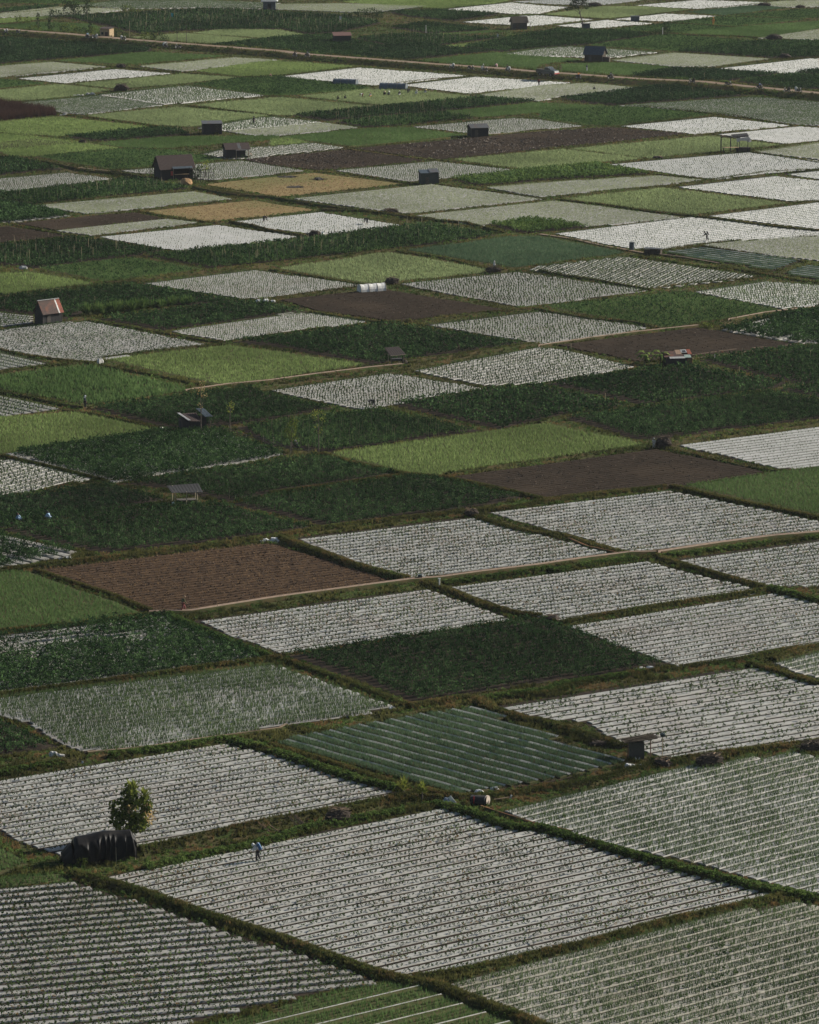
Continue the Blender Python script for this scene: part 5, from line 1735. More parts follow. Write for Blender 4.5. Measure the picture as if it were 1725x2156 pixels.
# ---------------------------------------------------------------- piles, sacks, tunnels and poles
def brush_pile(s, label, L, W, H, group=None, mat=None, n=60, seed=1, rz=0, pale=0, name="brushwood_pile", cat="pile", pale2=None):
    t = place(name, s, label, cat, group, rz)
    r = random.Random(seed)
    m = MB(); m.blob((0, 0, H * .38), (L * .46, W * .46, H * .5), 12, 6, .15, flat=H * .37)
    m.build("core", m_earth, t)
    m = MB(); m2 = MB()
    for i in range(n):
        z = r.uniform(.05, H)
        w = 1 - .35 * z / H
        c = Vector((r.uniform(-.38, .38) * L * w, r.uniform(-.45, .45) * W * w, z))
        a = r.gauss(0, .5); l = L * r.uniform(.2, .5)
        d = Vector((math.cos(a), math.sin(a), r.uniform(-.25, .3)))
        (m2 if r.random() < pale else m).tube(c - d * l / 2, c + d * l / 2, .04, .02, 4)
    m.build("twigs", mat or m_twig, t)
    if m2.f: m2.build("twigs", pale2 or m_twigpale, t, label="paler twigs")
    return t
G = "brushwood piles on the banks"
brush_pile("n425,635", "round brushwood pile on the bank below the centre, reddish twigs on top", 2.3, 1.4, 1.25, G, seed=1, pale=.3, n=110, rz=R(15))
brush_pile("o1055,288", "dark square-cut brushwood stack right of the ragged-roofed stall", 2.5, 1.4, 1.15, G, seed=2, pale=.12, n=130, rz=R(8))
brush_pile("o1690,195", "brushwood pile at the right edge beyond the square-cut stack", 2.6, 1.4, 1.0, G, seed=3, pale=.2, n=90, rz=R(10))
brush_pile("i765,545", "spiky stick pile at the corner of the dark soil plot, right of the centre", 2.2, 1.4, 1.5, G, seed=4, pale=.3, n=80)
brush_pile("e755,642", "grey-brown twig stack right behind the white plastic tunnel", 2.4, 1.3, 1.1, G, seed=5, pale=.35, n=80, rz=R(10))
brush_pile("e1378,575", "dark round pile at the right corner of the yellow-green plot", 2.6, 1.4, 1.1, G, seed=6, n=70)
brush_pile("e275,350", "dark pile next to a white sheet on the mulch plot's edge", 2.4, 1.4, 1.1, G, seed=7, n=70)
brush_pile("e745,210", "pale-topped stick pile on the long green bank, upper centre", 2.9, 1.6, .9, G, seed=8, pale=.4, n=90)
brush_pile("h1245,965", "reddish litter pile where two banks meet above the mulch plots", 1.7, 1.1, .9, G, seed=9, pale=.45, n=60)
brush_pile("o370,160", "flat brushwood heap left of the ragged-roofed stall", 1.7, 1.0, .5, G, seed=10, pale=.2, n=50)
brush_pile("o760,290", "tangle of dead stems at the foot of the thin pale pole", 1.7, 1.0, .8, G, seed=11, pale=.35, n=60)
brush_pile("l70,495", "flat red-brown litter pile at the corner of the bushy plot, right of centre", 2.0, 1.2, .55, G, seed=12, pale=.5, n=60)
brush_pile("c1515,362", "small dark pile at the corner of the bright plot, far right", 2.8, 1.6, 1.3, G, seed=13, n=40)
brush_pile("c1445,246", "low dark heap on the hedge line, far right", 4.2, 2.0, 1.5, G, seed=14, n=50)
brush_pile("c730,982", "flat stone-like heap on the edge of the yellow-green plot, upper right", 2.2, 1.2, .7, G, seed=15, n=30, pale=.4)
brush_pile("a750,562", "brown haystack with a pale top in the yellow-green plots, upper left", 3.6, 2.2, 1.7, G, seed=16, n=90, pale=.15)
brush_pile("a508,885", "small dark mound at the tip of the dark soil wedge, left", 1.6, 1.0, .9, G, seed=17, n=20)
brush_pile("a745,418", "grey pile at the corner of two pale plots, upper left", 2.4, 1.4, 1.0, G, seed=18, n=40, pale=.5)
brush_pile("d1340,1200", "small litter heap", 1, 1, .3, G, seed=19, n=1) if False else None
for i, (s, lab) in enumerate((("b300,1108", "uppermost of the three dark burnt heaps on the straw plot"), ("b110,1092", "left upper burnt heap on the straw plot"), ("b155,1155", "lowest burnt heap on the straw plot"))):
    t = place("burnt_heap", s, lab, "heap", "burnt heaps on the straw-coloured plot")
    m = MB(); m.blob((0, 0, 0), (1.6 if i else 1.0, 1.2, .22 if i else .4), 12, 5, .25, flat=.02); m.build("ash", surf("burnt_ash", (.035, .03, .026), (.02, .018, .016), scale=6, rough=1), t)
    m = MB()
    for q in range(14): a = random.uniform(0, 6.28); m.tube((math.cos(a) * .2, math.sin(a) * .2, .15), (math.cos(a) * 1.8, math.sin(a) * 1.2, random.uniform(.05, .25)), .05, .02, 4)
    m.build("charred_stalks", m_twig, t)
def leaning_poles(s, label, n, L, mat, seed, name="pole_bundle"):
    t = place(name, s, label, "poles")
    r = random.Random(seed)
    for i in range(n):
        x = r.uniform(-.5, .5)
        MB().tube((x + r.uniform(.2, .5), -.1, 0), (x - r.uniform(.3, .6), .25, L * r.uniform(.7, 1)), .025, .018, 5).build("stake", mat, t)
leaning_poles("n180,672", "bundle of pale sticks leaning on the bank right of the spraying farmer", 12, 1.15, m_twigpale, 3)
leaning_poles("n5,690", "few dry sticks leaning on the bank just above the spraying farmer", 5, .8, m_twigpale, 4)
leaning_poles("i800,530", "crossed sticks leaning out of the spiky stick pile", 5, 1.5, m_twigpale, 5)
def sacks(s, label, bits, mat=m_sack, group=None, name="sack_heap"):
    t = place(name, s, label, "sacks", group)
    for i, (x, y, l, w, h) in enumerate(bits):
        m = MB(); m.blob((0, 0, 0), (l / 2, w / 2, h), 10, 6, .22, flat=.04)
        o = m.build("sack", mat, t, smooth=False); o.location = (x, y, 0); o.rotation_euler = (0, 0, random.uniform(-.5, .5))
    return t
GS = "pale sacks and sheets lying on the banks"
sacks("k10,12", "crumpled white sheets at the far corner of the brown soil plot", [(-.6, 0, 1.0, .7, .35), (.3, .1, 1.2, .7, .45), (.7, -.3, .7, .5, .3), (-1.0, -.2, .6, .4, .2)], m_white, GS)
sacks("d1640,752", "white sacks in a line left of the dark soil plot with the plastic tunnel", [(-1.0, 0, 1.0, .6, .4), (0, .05, 1.0, .6, .45), (1.0, 0, .8, .5, .3)], m_white, GS)
sacks("d615,1130", "single round white sack on the green bank, left", [(0, 0, 1.2, .8, .65)], m_sack, GS)
sacks("g998,430", "small pale bag at the right tip of the green plot, left of the sunken hut", [(0, 0, .6, .4, .35), (.35, -.1, .4, .3, .2)], m_sack, GS)
sacks("l680,798", "white crumpled film along the corner of the bushy plot, right", [(-.8, 0, 1.0, .4, .25), (.1, 0, 1.1, .5, .3), (.9, -.05, .8, .4, .2)], m_white, GS)
sacks("l850,795", "small grey bag at the end of the crumpled film, right", [(0, 0, .6, .5, .4)], m_sack, GS)
sacks("m345,222", "pale sheets bunched at the corner of the small dark plot, left edge", [(-.2, 0, 1.0, .5, .4), (.4, -.1, .8, .4, .2)], m_sack, GS)
sacks("m510,268", "tiny white bag on the bank above the upper left mulch plot", [(0, 0, .22, .2, .2)], m_white, GS)
sacks("j420,118", "white film heap at the left end of the brown soil plot's far bank", [(0, 0, 1.0, .5, .3), (-.7, 0, .8, .4, .2)], m_white, GS)
sacks("g1070,895", "small white bag at the foot of the open shelter", [(0, 0, .5, .4, .35)], m_white, GS)
sacks("o610,285", "white film scraps below the ragged-roofed stall", [(-.6, 0, .9, .4, .2), (.4, .1, .7, .3, .15)], m_white, GS)
sacks("o595,242", "white bags right at the stall's front wall", [(-.1, -.1, .5, .4, .3), (.3, -.1, .3, .3, .2)], m_white, GS)
sacks("o545,290", "white film end at the blue-green plot's right tip", [(0, 0, .6, .4, .3)], m_white, GS)
sacks("n1290,452", "left white film bunch at the lower edge of the blue-green plot", [(0, 0, .9, .5, .3)], m_white, GS)
sacks("n1385,430", "right white film bunch at the lower edge of the blue-green plot", [(0, 0, .8, .4, .25)], m_white, GS)
sacks("k755,1045", "white scrap at the right tip of the onion plot, centre", [(0, 0, .7, .4, .25)], m_white, GS)
sacks("e330,350", "white sheet draped at the right end of the dark pile on the mulch edge", [(0, 0, .6, .5, .8)], m_white, GS)
sacks("e1385,545", "small white bag on top of the dark round pile, mid right", [(0, 0, .4, .3, 1.25)], m_white, GS)
sacks("a485,592", "left pile of pale stones in the light green plots, upper left", [(-.8, 0, .9, .5, .3), (0, .1, .9, .5, .35), (.8, 0, .9, .6, .35)], m_sack, GS)
sacks("a560,586", "right pile of pale stones in the light green plots, upper left", [(-.6, 0, 1.1, .6, .5), (.4, .1, 1.2, .6, .6)], m_sack, GS)
sacks("a400,712", "white bag at the tip of the purple crop, left", [(0, 0, 1.0, .5, .4), (-.8, .1, .5, .3, .2)], m_sack, GS)
sacks("d85,158", "pale bag at the left edge below the staked crop", [(0, 0, .7, .5, .7)], m_sack, GS)
sacks("d145,548", "white sheet over a heap on the left bank", [(0, 0, 1.3, .7, .5)], m_sack, GS)
sacks("b5,472", "small pink bag on the bank below the road, upper left", [(0, 0, .6, .5, .6)], surf("pink_cloth", (.5, .25, .22), (.4, .2, .18), scale=5), GS)
sacks("c1118,1050", "small white scrap on the bank, far right", [(0, 0, .4, .3, .2)], m_white, GS) if False else None
# heap with a white board, drum and plank at the centre bank
t = place("sheet_covered_heap", "n1110,528", "heap under a pale blue sheet with a white board leaning on it, centre bank", "heap")
m = MB(); m.blob((-.15, 0, 0), (.55, .4, .65), 12, 7, .15, flat=.03); m.build("heap", surf("pale_blue_sheet", (.22, .27, .32), (.15, .19, .23), scale=4, rough=.6), t)
m = MB(); m.box(.28, -.35, .42, .28, .04, 1.05, ry=R(-38)); m.build("board", m_white, t)
t = place("wooden_drum", "n1290,528", "dark drum lying on its side with a pale round end and red strap", "drum", rz=R(-12))
m = MB(); n_ = 20; Rr = .42; L = 1.35
vs = []; 
for x in (-L / 2, L / 2):
    for i in range(n_): a = 2 * math.pi * i / n_; vs.append((x, math.cos(a) * Rr, .42 + math.sin(a) * Rr))
fs = [(i, (i + 1) % n_, n_ + (i + 1) % n_, n_ + i) for i in range(n_)] + [tuple(range(n_))]
m.add(vs, fs); m.build("barrel", m_wooddark, t)
m = MB(); vs = [(L / 2 + .03, math.cos(2 * math.pi * i / n_) * .45, .43 + math.sin(2 * math.pi * i / n_) * .45) for i in range(n_)] + [(L / 2 - .04, math.cos(2 * math.pi * i / n_) * .45, .43 + math.sin(2 * math.pi * i / n_) * .45) for i in range(n_)]
m.add(vs, [tuple(range(n_)), tuple(range(2 * n_ - 1, n_ - 1, -1))] + [(i, n_ + i, n_ + (i + 1) % n_, (i + 1) % n_) for i in range(n_)])
o = m.build("end_disc", surf("pale_wood_disc", (.45, .38, .32), (.36, .30, .25), scale=2, rough=.8, stretch=(1, 1, 8)), t); o.rotation_euler = (0, 0, R(-22)); o.location = (0.02, .26, 0)
m = MB(); m.box(-.35, -.44, .42, .07, .04, .9); m.build("strap", m_paint_rd, t)
t = place("plank", "n1470,500", "thin bent plank with a pale upright end right of the drum", "plank", rz=R(12))
MB().box(-.5, 0, .25, 1.4, .12, .05, ry=R(-5)).build("board", m_twigpale, t); MB().box(.2, 0, .28, .12, .1, .4, ry=R(20)).build("upright", m_sack, t)
t = place("post", "k1045,300", "short white post at the channel crossing, centre", "post")
MB().tube((0, 0, 0), (0, 0, 1.0), .07, .07, 8).build("shaft", m_paint_wh, t); MB().box(0, 0, 1.02, .22, .16, .06).build("cap", m_paint_wh, t)
t = place("water_pump", "k925,258", "small dark pump on the channel beside the white post", "pump", rz=R(8))
MB().box(0, 0, .55, .4, .3, .35).build("engine", m_paint_dk, t); MB().tube((.2, 0, .6), (.5, 0, .5), .05, .05).build("pipe", m_paint_wh, t)
# plastic tunnels
def tunnel(s, label, L, W, H, mat, rz, n=4, sag=.06, group=None):
    t = place("plastic_tunnel", s, label, "tunnel", group, rz)
    m = MB(); nx = n * 4
    for i in range(nx + 1):
        x = (i / nx - .5) * L
        k = 1 - sag * (1 - abs(math.cos(math.pi * n * i / nx)))
        for j in range(11):
            a = math.pi * j / 10
            m.v.append((x + random.uniform(-.02, .02), -math.cos(a) * W / 2, H * k * math.sin(a) ** .7 if 0 < j < 10 else 0))
    for i in range(nx):
        for j in range(10): a = i * 11 + j; m.f.append((a, a + 11, a + 12, a + 1))
    m.f.append(tuple(range(10, -1, -1))); m.f.append(tuple(nx * 11 + j for j in range(11)))
    m.build("sheet", mat, t)
    for i in range(n + 1):
        x = (i / n - .5) * L
        MB().path([(x, -math.cos(math.pi * j / 8) * (W / 2 + .03), (H + .03) * math.sin(math.pi * j / 8) ** .7 if 0 < j < 8 else 0) for j in range(9)], [.025] * 9, 4).build("hoop", m_pole, t)
    return t
tunnel("e628,690", "short white plastic tunnel at the far edge of the dark soil plot", 4.1, 1.5, 1.25, m_white, R(28), 3)
m_tun = surf("blue_grey_sheeting", (.10, .12, .14), (.07, .085, .10), scale=2, rough=.5)
tunnel("b467,522", "left low blue-grey tunnel below the bright plots near the road", 5.2, 2.0, 1.3, m_tun, R(-18), 3, group="blue-grey tunnels")
tunnel("b762,548", "right low blue-grey tunnel below the bright plots near the road", 5.8, 2.0, 1.3, m_tun, R(-15), 3, group="blue-grey tunnels")
# barrel and crates on the path
t = place("barrel", "f570,436", "blue-grey barrel with a rim standing by the beaten path, upper right", "barrel")
m = MB(); m.path([(0, 0, 0), (0, 0, .15), (0, 0, .7), (0, 0, 1.25), (0, 0, 1.3)], [.36, .40, .42, .40, .38], 12); m.build("drum", m_bluetin, t); MB().tube((0, 0, 1.28), (0, 0, 1.36), .45, .45, 12).build("rim", m_tin, t)
t = place("crate_stack", "f705,462", "dark flat-topped stack of crates under a cover, beside the path, upper right", "crates", rz=R(-20))
for i, (x, h) in enumerate(((-1.0, .8), (-.1, 1.0), (.8, .85))): MB().box(x, 0, h / 2, .85, .9, h, jit=.04).build("crate", m_thatch, t)
MB().box(-.1, 0, 1.02, 2.9, 1.1, .06, jit=.05).build("cover", m_tin, t)
t = place("feed_box", "c287,186", "small dark box at the foot of the tall bare-stemmed tree", "box")
MB().box(0, 0, 1.0, 2.0, 1.4, 1.1).build("box", m_bluetin, t); MB().box(0, 0, 1.6, 2.4, 1.7, .12).build("lid", m_wooddark, t)
for x in (-.8, .8): MB().box(x, 0, .25, .12, 1.2, .5).build("leg", m_wood, t)
t = place("cistern", "c590,133", "small blue-grey box between two white plots, upper right", "box")
MB().box(0, 0, .7, 2.1, 1.4, 1.3).build("tank", m_bluetin, t); MB().box(0, 0, 1.38, 2.3, 1.6, .1).build("lid", m_tin, t)
brush_pile("c340,40", "dark pile behind the tall tree's crown, top right", 4.0, 2.0, 1.2, G, seed=30, n=40)
brush_pile("c1385,38", "low dark mound at the corner of the bluish plot, top right", 4.0, 2.0, 1.0, G, seed=31, n=40)
brush_pile("c1610,48", "small low mound near the top right corner", 2.6, 1.5, .8, G, seed=32, n=30)
# single poles and flags
def pole(s, label, h, r=.05, mat=None, top=None, name="pole", group=None):
    t = place(name, s, label, "pole", group)
    MB().tube((0, 0, 0), (random.uniform(-.05, .05), 0, h), r, r * .8, 6).build("shaft", mat or m_pole, t)
    if top:
        m = MB(); w, hh, mt = top
        m.add([(0, -.01, h), (w, -.03, h - hh * .2), (w * .8, .02, h - hh), (0, 0, h - hh * .9), (0, .03, h), (w, .01, h - hh * .2), (w * .8, .06, h - hh), (0, .04, h - hh * .9)], [(0, 1, 2, 3), (7, 6, 5, 4), (0, 4, 5, 1), (1, 5, 6, 2), (2, 6, 7, 3), (3, 7, 4, 0)])
        m.build("flag", mt, t)
    return t
pole("b962,220", "tall pale pole alone in the dark crop, upper centre", 2.6, .09, m_sack)
pole("b428,145", "white rag on a stick above the red-roofed shed", 1.9, .05, m_pole, (.6, 1.1, m_white), "scarecrow_flag")
pole("b1400,248", "white rag on a stick below the black ragged shed", 1.6, .05, m_pole, (.4, .9, m_white), "scarecrow_flag")
pole("a1055,120", "turquoise rag on a stick in the dark staked crop, top left", 1.7, .05, m_pole, (.6, 1.1, m_turq), "scarecrow_flag")
pole("c760,220", "pale post in front of the square dark bush, upper right", 2.0, .10, m_sack)
pole("f195,1050", "short stake at the left end of the dark soil plot, mid right", .9, .05)
pole("a800,245", "thin pole by the road left of the yellow-green plot", 4.5, .05)
pole("a258,100", "thin pole standing in the pale plot at top left", 2.2, .06)
pole("f1118,1075", "small orange-tipped marker at the path beside the dark soil plot, right", .5, .06, m_pole, (.35, .4, surf("orange_rag", (.5, .22, .1), (.4, .18, .09), scale=4)), "marker")
pole("f1080,1108", "short pale marker among the dark crop right of the patched hut", .7, .06, m_sack)
pole("i155,145", "small white marker at the left tip of the dark plots, centre right", .5, .09, m_white, (.2, .35, m_white), "marker")
pole("o1120,1030", "thin dark stake standing in the bright mulch plot, lower right", .8, .025, m_wooddark)
# lattice fences
def lattice(s, label, L, H, rz, n):
    t = place("lattice_fence", s, label, "fence", None, rz)
    for i in range(n + 1):
        x = (i / n - .5) * L
        MB().tube((x, 0, 0), (x + random.uniform(-.06, .06), 0, H * random.uniform(.85, 1.1)), .05, .035, 5).build("post", m_wooddark, t)
    for k in range(4):
        MB().tube((-L / 2, 0, H * (.15 + .24 * k)), (L / 2, 0, H * (.15 + .24 * k + random.uniform(-.02, .02))), .035, .035, 5).build("rail", m_wood, t)
    return t
lattice("a1245,1122", "dark lattice fence enclosing bushes right of the largest hut", 4.2, 2.6, R(6), 9)
lattice("a945,1098", "short lattice fence at the left side of the largest hut", 1.2, 2.3, R(6), 3)
bush("a1215,1108", "dark bush behind the lattice fence right of the largest hut", [(0, 0, 1.2, .9, 1.0), (-.6, 0, .7, .7, .7), (.5, 0, 2.0, .6, .6)], 240, .3, seed=120)
bush("a1262,1100", "light green sapling bush over the lattice fence", [(0, 0, 2.0, .8, .8), (.5, 0, 2.8, .4, .5)], 140, .26, m_sword, seed=121)
def rail_fence(pts_s, label):
    pts = [un(*p) for p in P(pts_s)]
    x0, y0 = pts[0]
    t = empty("rail_fence", x0, y0, 0, 0, label, "fence")
    for (x, y) in pts: MB().tube((x - x0, y - y0, 0), (x - x0, y - y0, random.uniform(.9, 1.4)), .05, .04, 5).build("post", m_pole, t)
    for k in (.45, .75): MB().path([(x - x0, y - y0, k + random.uniform(-.08, .08)) for x, y in pts], [.04] * len(pts), 5).build("rail", m_wood, t)
rail_fence("g1300,435 g1425,470 g1520,505 g1625,520 h20,555", "rough rail fence running right from the hut with the sunken roof")
rail_fence("h25,540 h130,575 h240,580", "low rough rails under the two young trees in the staked plot")

for o in list(bpy.data.objects):
    if o.parent or not o.get('category'): continue
    k = {'wooden_shed': .80, 'patched_hut': .66, 'broken_hut': .80, 'open_shelter': .80, 'lean_shelter': .85, 'thatched_stall': .85}.get(o.name)
    if o.name.startswith('field_shed'): k = .87
    if o.name.startswith('farm_hut'): k = .9
    if k: o.scale = (k, k, k)
    if o.name.startswith('banana'): o.scale = (.75, .75, .75)
    if o.name.startswith('tall_tree'): o.scale = (.85, .85, .72)

# ================================================================ people, motorbikes, truck
DG = None
def skin_mesh(name, verts, edges, radii, sub=1):
    me = bpy.data.meshes.new(name)
    me.from_pydata(verts, edges, [])
    o = bpy.data.objects.new(name, me)
    COL.objects.link(o)
    o.modifiers.new("s", 'SKIN')
    sv = me.skin_vertices[0].data
    for i, r in enumerate(radii):
        sv[i].radius = (r, r)
        sv[i].use_root = (i == 0)
    m2 = o.modifiers.new("b", 'SUBSURF'); m2.levels = sub; m2.render_levels = sub
    dg = bpy.context.evaluated_depsgraph_get()
    out = bpy.data.meshes.new_from_object(o.evaluated_get(dg))
    bpy.data.objects.remove(o)
    for p in out.polygons: p.use_smooth = True
    out.name = name
    return out
POSES = {
 'stand': dict(pel=(0, 0, .88), che=(0, 0, 1.20), nec=(.02, 0, 1.37), hea=(.05, 0, 1.49), kn=((.03, .10, .47), (.05, -.10, .47)), an=((0, .1, .07), (.02, -.1, .07)), el=((-.03, .23, 1.08), (-.02, -.23, 1.08)), wr=((.06, .25, .84), (.08, -.25, .84))),
 'walk': dict(pel=(0, 0, .86), che=(.05, 0, 1.18), nec=(.09, 0, 1.35), hea=(.13, 0, 1.47), kn=((.20, .10, .50), (-.04, -.10, .46)), an=((.22, .1, .08), (-.30, -.1, .14)), el=((-.10, .22, 1.06), (.12, -.22, 1.04)), wr=((.02, .25, .84), (.28, -.2, .90))),
 'spray': dict(pel=(0, 0, .86), che=(.14, 0, 1.15), nec=(.24, 0, 1.30), hea=(.33, 0, 1.37), kn=((.08, .10, .47), (-.10, -.11, .45)), an=((.10, .1, .07), (-.26, -.12, .08)), el=((.24, .24, .98), (.36, -.22, 1.0)), wr=((.42, .18, .88), (.56, -.16, .84))),
 'bend': dict(pel=(0, 0, .82), che=(.33, 0, .86), nec=(.50, 0, .80), hea=(.61, 0, .73), kn=((.05, .12, .45), (-.02, -.12, .44)), an=((-.02, .12, .07), (-.10, -.12, .07)), el=((.42, .20, .55), (.40, -.20, .55)), wr=((.50, .14, .30), (.55, -.10, .28))),
 'crouch': dict(pel=(0, 0, .26), che=(.16, 0, .56), nec=(.24, 0, .72), hea=(.31, 0, .82), kn=((.36, .17, .46), (.34, -.17, .45)), an=((.10, .16, .07), (.08, -.16, .07)), el=((.34, .26, .44), (.34, -.26, .42)), wr=((.52, .14, .24), (.54, -.12, .22))),
 'ride': dict(pel=(-.12, 0, .84), che=(-.02, 0, 1.17), nec=(.03, 0, 1.34), hea=(.07, 0, 1.46), kn=((.28, .20, .74), (.28, -.20, .74)), an=((.16, .20, .34), (.16, -.20, .34)), el=((.18, .27, 1.06), (.18, -.27, 1.06)), wr=((.42, .28, 1.02), (.42, -.28, 1.02))),
}
PMESH = {}
def person_meshes(pose):
    if pose in PMESH: return PMESH[pose]
    q = POSES[pose]
    V = Vector
    pel, che, nec, hea = V(q['pel']), V(q['che']), V(q['nec']), V(q['hea'])
    up = (che - pel).normalized(); hd = (hea - nec).normalized()
    fwd = V((0, 1, 0)).cross(up)
    verts = [pel, pel.lerp(che, .5), che, nec, nec.lerp(hea, .45), hea + hd * .01, hea + hd * .085]
    rad = [.115, .105, .125, .05, .062, .085, .06]
    edges = [(i, i + 1) for i in range(6)]
    nose = V((hd.z, 0, -hd.x))
    verts.append(hea + nose * .105); rad.append(.014); edges.append((5, 7))
    shirtv = [pel + up * .02, pel.lerp(che, .5), che, che + up * .06]; shr = [.135, .128, .15, .10]; she = [(0, 1), (1, 2), (2, 3)]
    trv = [pel + up * .02]; trr = [.135]; tre = []
    for s in (0, 1):
        sg = 1 if s == 0 else -1
        sh = che + up * .10 + V((0, .165 * sg, 0))
        e, w = V(q['el'][s]), V(q['wr'][s])
        b = len(verts)
        verts += [sh, e, w]; rad += [.055, .042, .028]; edges += [(2, b), (b, b + 1), (b + 1, b + 2)]
        d = (w - e).normalized()
        side = d.cross(V((0, sg, .2))).normalized()
        pal = w + d * .06
        verts.append(pal); rad.append(.034); edges.append((b + 2, b + 3)); pi_ = b + 3
        for f in range(4):
            o = side * (.027 - .018 * f)
            L = (.062, .075, .070, .055)[f]
            k = len(verts)
            verts += [pal + d * .03 + o, pal + d * (.03 + L * .55) + o + V((0, -sg * .012, -.012)), pal + d * (.03 + L * .9) + o * .9 + V((0, -sg * .03, -.03))]
            rad += [.010, .009, .008]; edges += [(pi_, k), (k, k + 1), (k + 1, k + 2)]
        k = len(verts)
        verts += [w + d * .03 + side * .04, w + d * .065 + side * .06 + V((0, -sg * .015, -.01))]; rad += [.011, .009]; edges += [(pi_, k), (k, k + 1)]
        hp = pel + V((0, .09 * sg, 0)) - up * .04
        kn, an = V(q['kn'][s]), V(q['an'][s])
        b = len(verts)
        toe = an + V((.13, 0, -.035))
        verts += [hp, kn, an, toe]; rad += [.085, .058, .040, .035]; edges += [(0, b), (b, b + 1), (b + 1, b + 2), (b + 2, b + 3)]
        k = len(shirtv)
        shirtv += [sh, e, w - d * .03]; shr += [.075, .060, .045]; she += [(2, k), (k, k + 1), (k + 1, k + 2)]
        k = len(trv)
        trv += [hp, kn, an + (kn - an).normalized() * .06]; trr += [.105, .080, .065]; tre += [(0, k), (k, k + 1), (k + 1, k + 2)]
    PMESH[pose] = (skin_mesh("body", [tuple(v) for v in verts], edges, rad), skin_mesh("shirt", [tuple(v) for v in shirtv], she, shr),
                   skin_mesh("trousers", [tuple(v) for v in trv], tre, trr), tuple(hea), hd)
    for m in PMESH[pose][:3]: m.materials.append(m_skin)
    return PMESH[pose]
def mesh_child(name, me, mat, parent):
    me = me.copy()
    me.materials.clear(); me.materials.append(mat)
    o = bpy.data.objects.new(name, me); COL.objects.link(o); o.parent = parent
    return o
def person(s, pose, label, shirt, trousers, hat='cone', hatm=None, rz=0, z=0, scale=1.0, group=None, pack=None, wand=False, loc=None):
    x, y = loc if loc else at(s)
    t = empty("person", x, y, z, rz, label, "person", group)
    b, sm, tm, hea, hd = person_meshes(pose)
    mesh_child("body", b, m_skin, t); mesh_child("shirt", sm, shirt, t); mesh_child("trousers", tm, trousers, t)
    h = Vector(hea) + hd * .09
    m = MB()
    if hat == 'cone': m.tube(h - hd * .05, h + hd * .13, .24, .01, 12)
    elif hat == 'helmet': m.blob(tuple(Vector(hea) + hd * .03), (.14, .13, .14), 10, 6, 0)
    elif hat == 'scarf':
        m.blob(tuple(Vector(hea) + hd * .02), (.125, .12, .14), 10, 6, .05)
        m.blob(tuple(Vector(hea) - hd * .12 + Vector((-.07, 0, 0))), (.10, .14, .12), 8, 5, .05)
    else: m.tube(h - hd * .06, h + hd * .05, .10, .08, 10); m.tube(h - hd * .06, h - hd * .045, .15, .15, 12)
    m.build("hat" if hat != 'scarf' else "headscarf", hatm or m_straw_hat, t)
    if pack:
        q = POSES[pose]; c = Vector(q['che']); u = (c - Vector(q['pel'])).normalized(); back = -Vector((u.z, 0, -u.x))
        p = c - u * .04 + back * .29
        m = MB(); a = math.atan2(u.x, u.z)
        m.box(p.x, p.y, p.z, .22, .38, .52, ry=a, jit=.015); m.tube(p + u * .26, p + u * .33, .08, .07, 8)
        tk = m.build("sprayer_tank", pack, t)
        if wand:
            w = Vector(q['wr'][1]) + Vector((.06, 0, -.03)); e = w + Vector((.55, -.05, -.42))
            MB().path([w - Vector((.1, 0, -.06)), w, e], [.014, .014, .010]).build("spray_wand", m_metal, t)
    t.scale = (scale,) * 3
    return t
LEFT = math.pi
person("m1588,880", 'spray', "farmer with blue back tank and white scarf spraying the large mulch plot", m_white_cloth, m_dark_cloth, 'scarf', m_white_cloth, LEFT, pack=m_blue_pl, wand=True, z=.05)
person("j1130,455", 'walk', "farmer in dark clothes walking along the brown soil plot's lower path", m_olive_cloth, m_red_cloth, 'cap', m_twigpale, R(20), z=.2)
person("g525,303", 'stand', "person in pale headscarf and shirt at the corner of two dark plots, left", m_grey_cloth, m_dark_cloth, 'scarf', m_white_cloth, R(30), z=.1)
person("h640,297", 'bend', "farmer bending, dark round hat, at the gridded mulch plot's lower corner, centre", m_dark_cloth, m_dark_cloth, 'cone', m_dark_cloth, R(150), z=.1)
person("f1032,380", 'spray', "farmer with a tank on the back standing in the white plot, far right", m_dark_cloth, m_dark_cloth, 'cone', m_dark_cloth, LEFT, pack=m_dark_cloth, wand=True, z=.1)
person("e600,275", 'bend', "farmer bending over the striped mulch plot right of the canal bank, upper centre", m_dark_cloth, m_dark_cloth, 'cap', m_white_cloth, R(150), z=.1)
person("d1628,262", 'bend', "farmer bending at the left tip of the mulch plot, left of the other bending one", m_dark_cloth, m_dark_cloth, 'cap', m_white_cloth, R(-20), z=.1)
person("a1565,768", 'stand', "farmer standing alone in the green plot right of the small flat-roofed shed", m_dark_cloth, m_dark_cloth, 'cone', m_dark_cloth, R(60))
person("g128,1012", 'crouch', "left one of two crouching pickers in light blue, in the darkest crop at left", m_blue_cloth, m_blue_cloth, 'cap', m_dark_cloth, R(200), z=.35)
person("g308,1002", 'crouch', "right one of two crouching pickers in light blue, in the darkest crop at left", m_blue_cloth, m_blue_cloth, 'scarf', m_dark_cloth, R(160), z=.35)
person("b1658,528", 'stand', "person in dull red standing on the edge below the parked truck", m_red_cloth, m_dark_cloth, 'cap', m_dark_cloth, R(90))
person("c293,440", 'stand', "person in grey and white standing in the green plot right of the truck", m_grey_cloth, m_white_cloth, 'cap', m_dark_cloth, R(40))
person("c333,556", 'crouch', "small dark figure crouching in the pale plot below the road, upper right", m_dark_cloth, m_dark_cloth, 'cap', m_white_cloth, R(10))
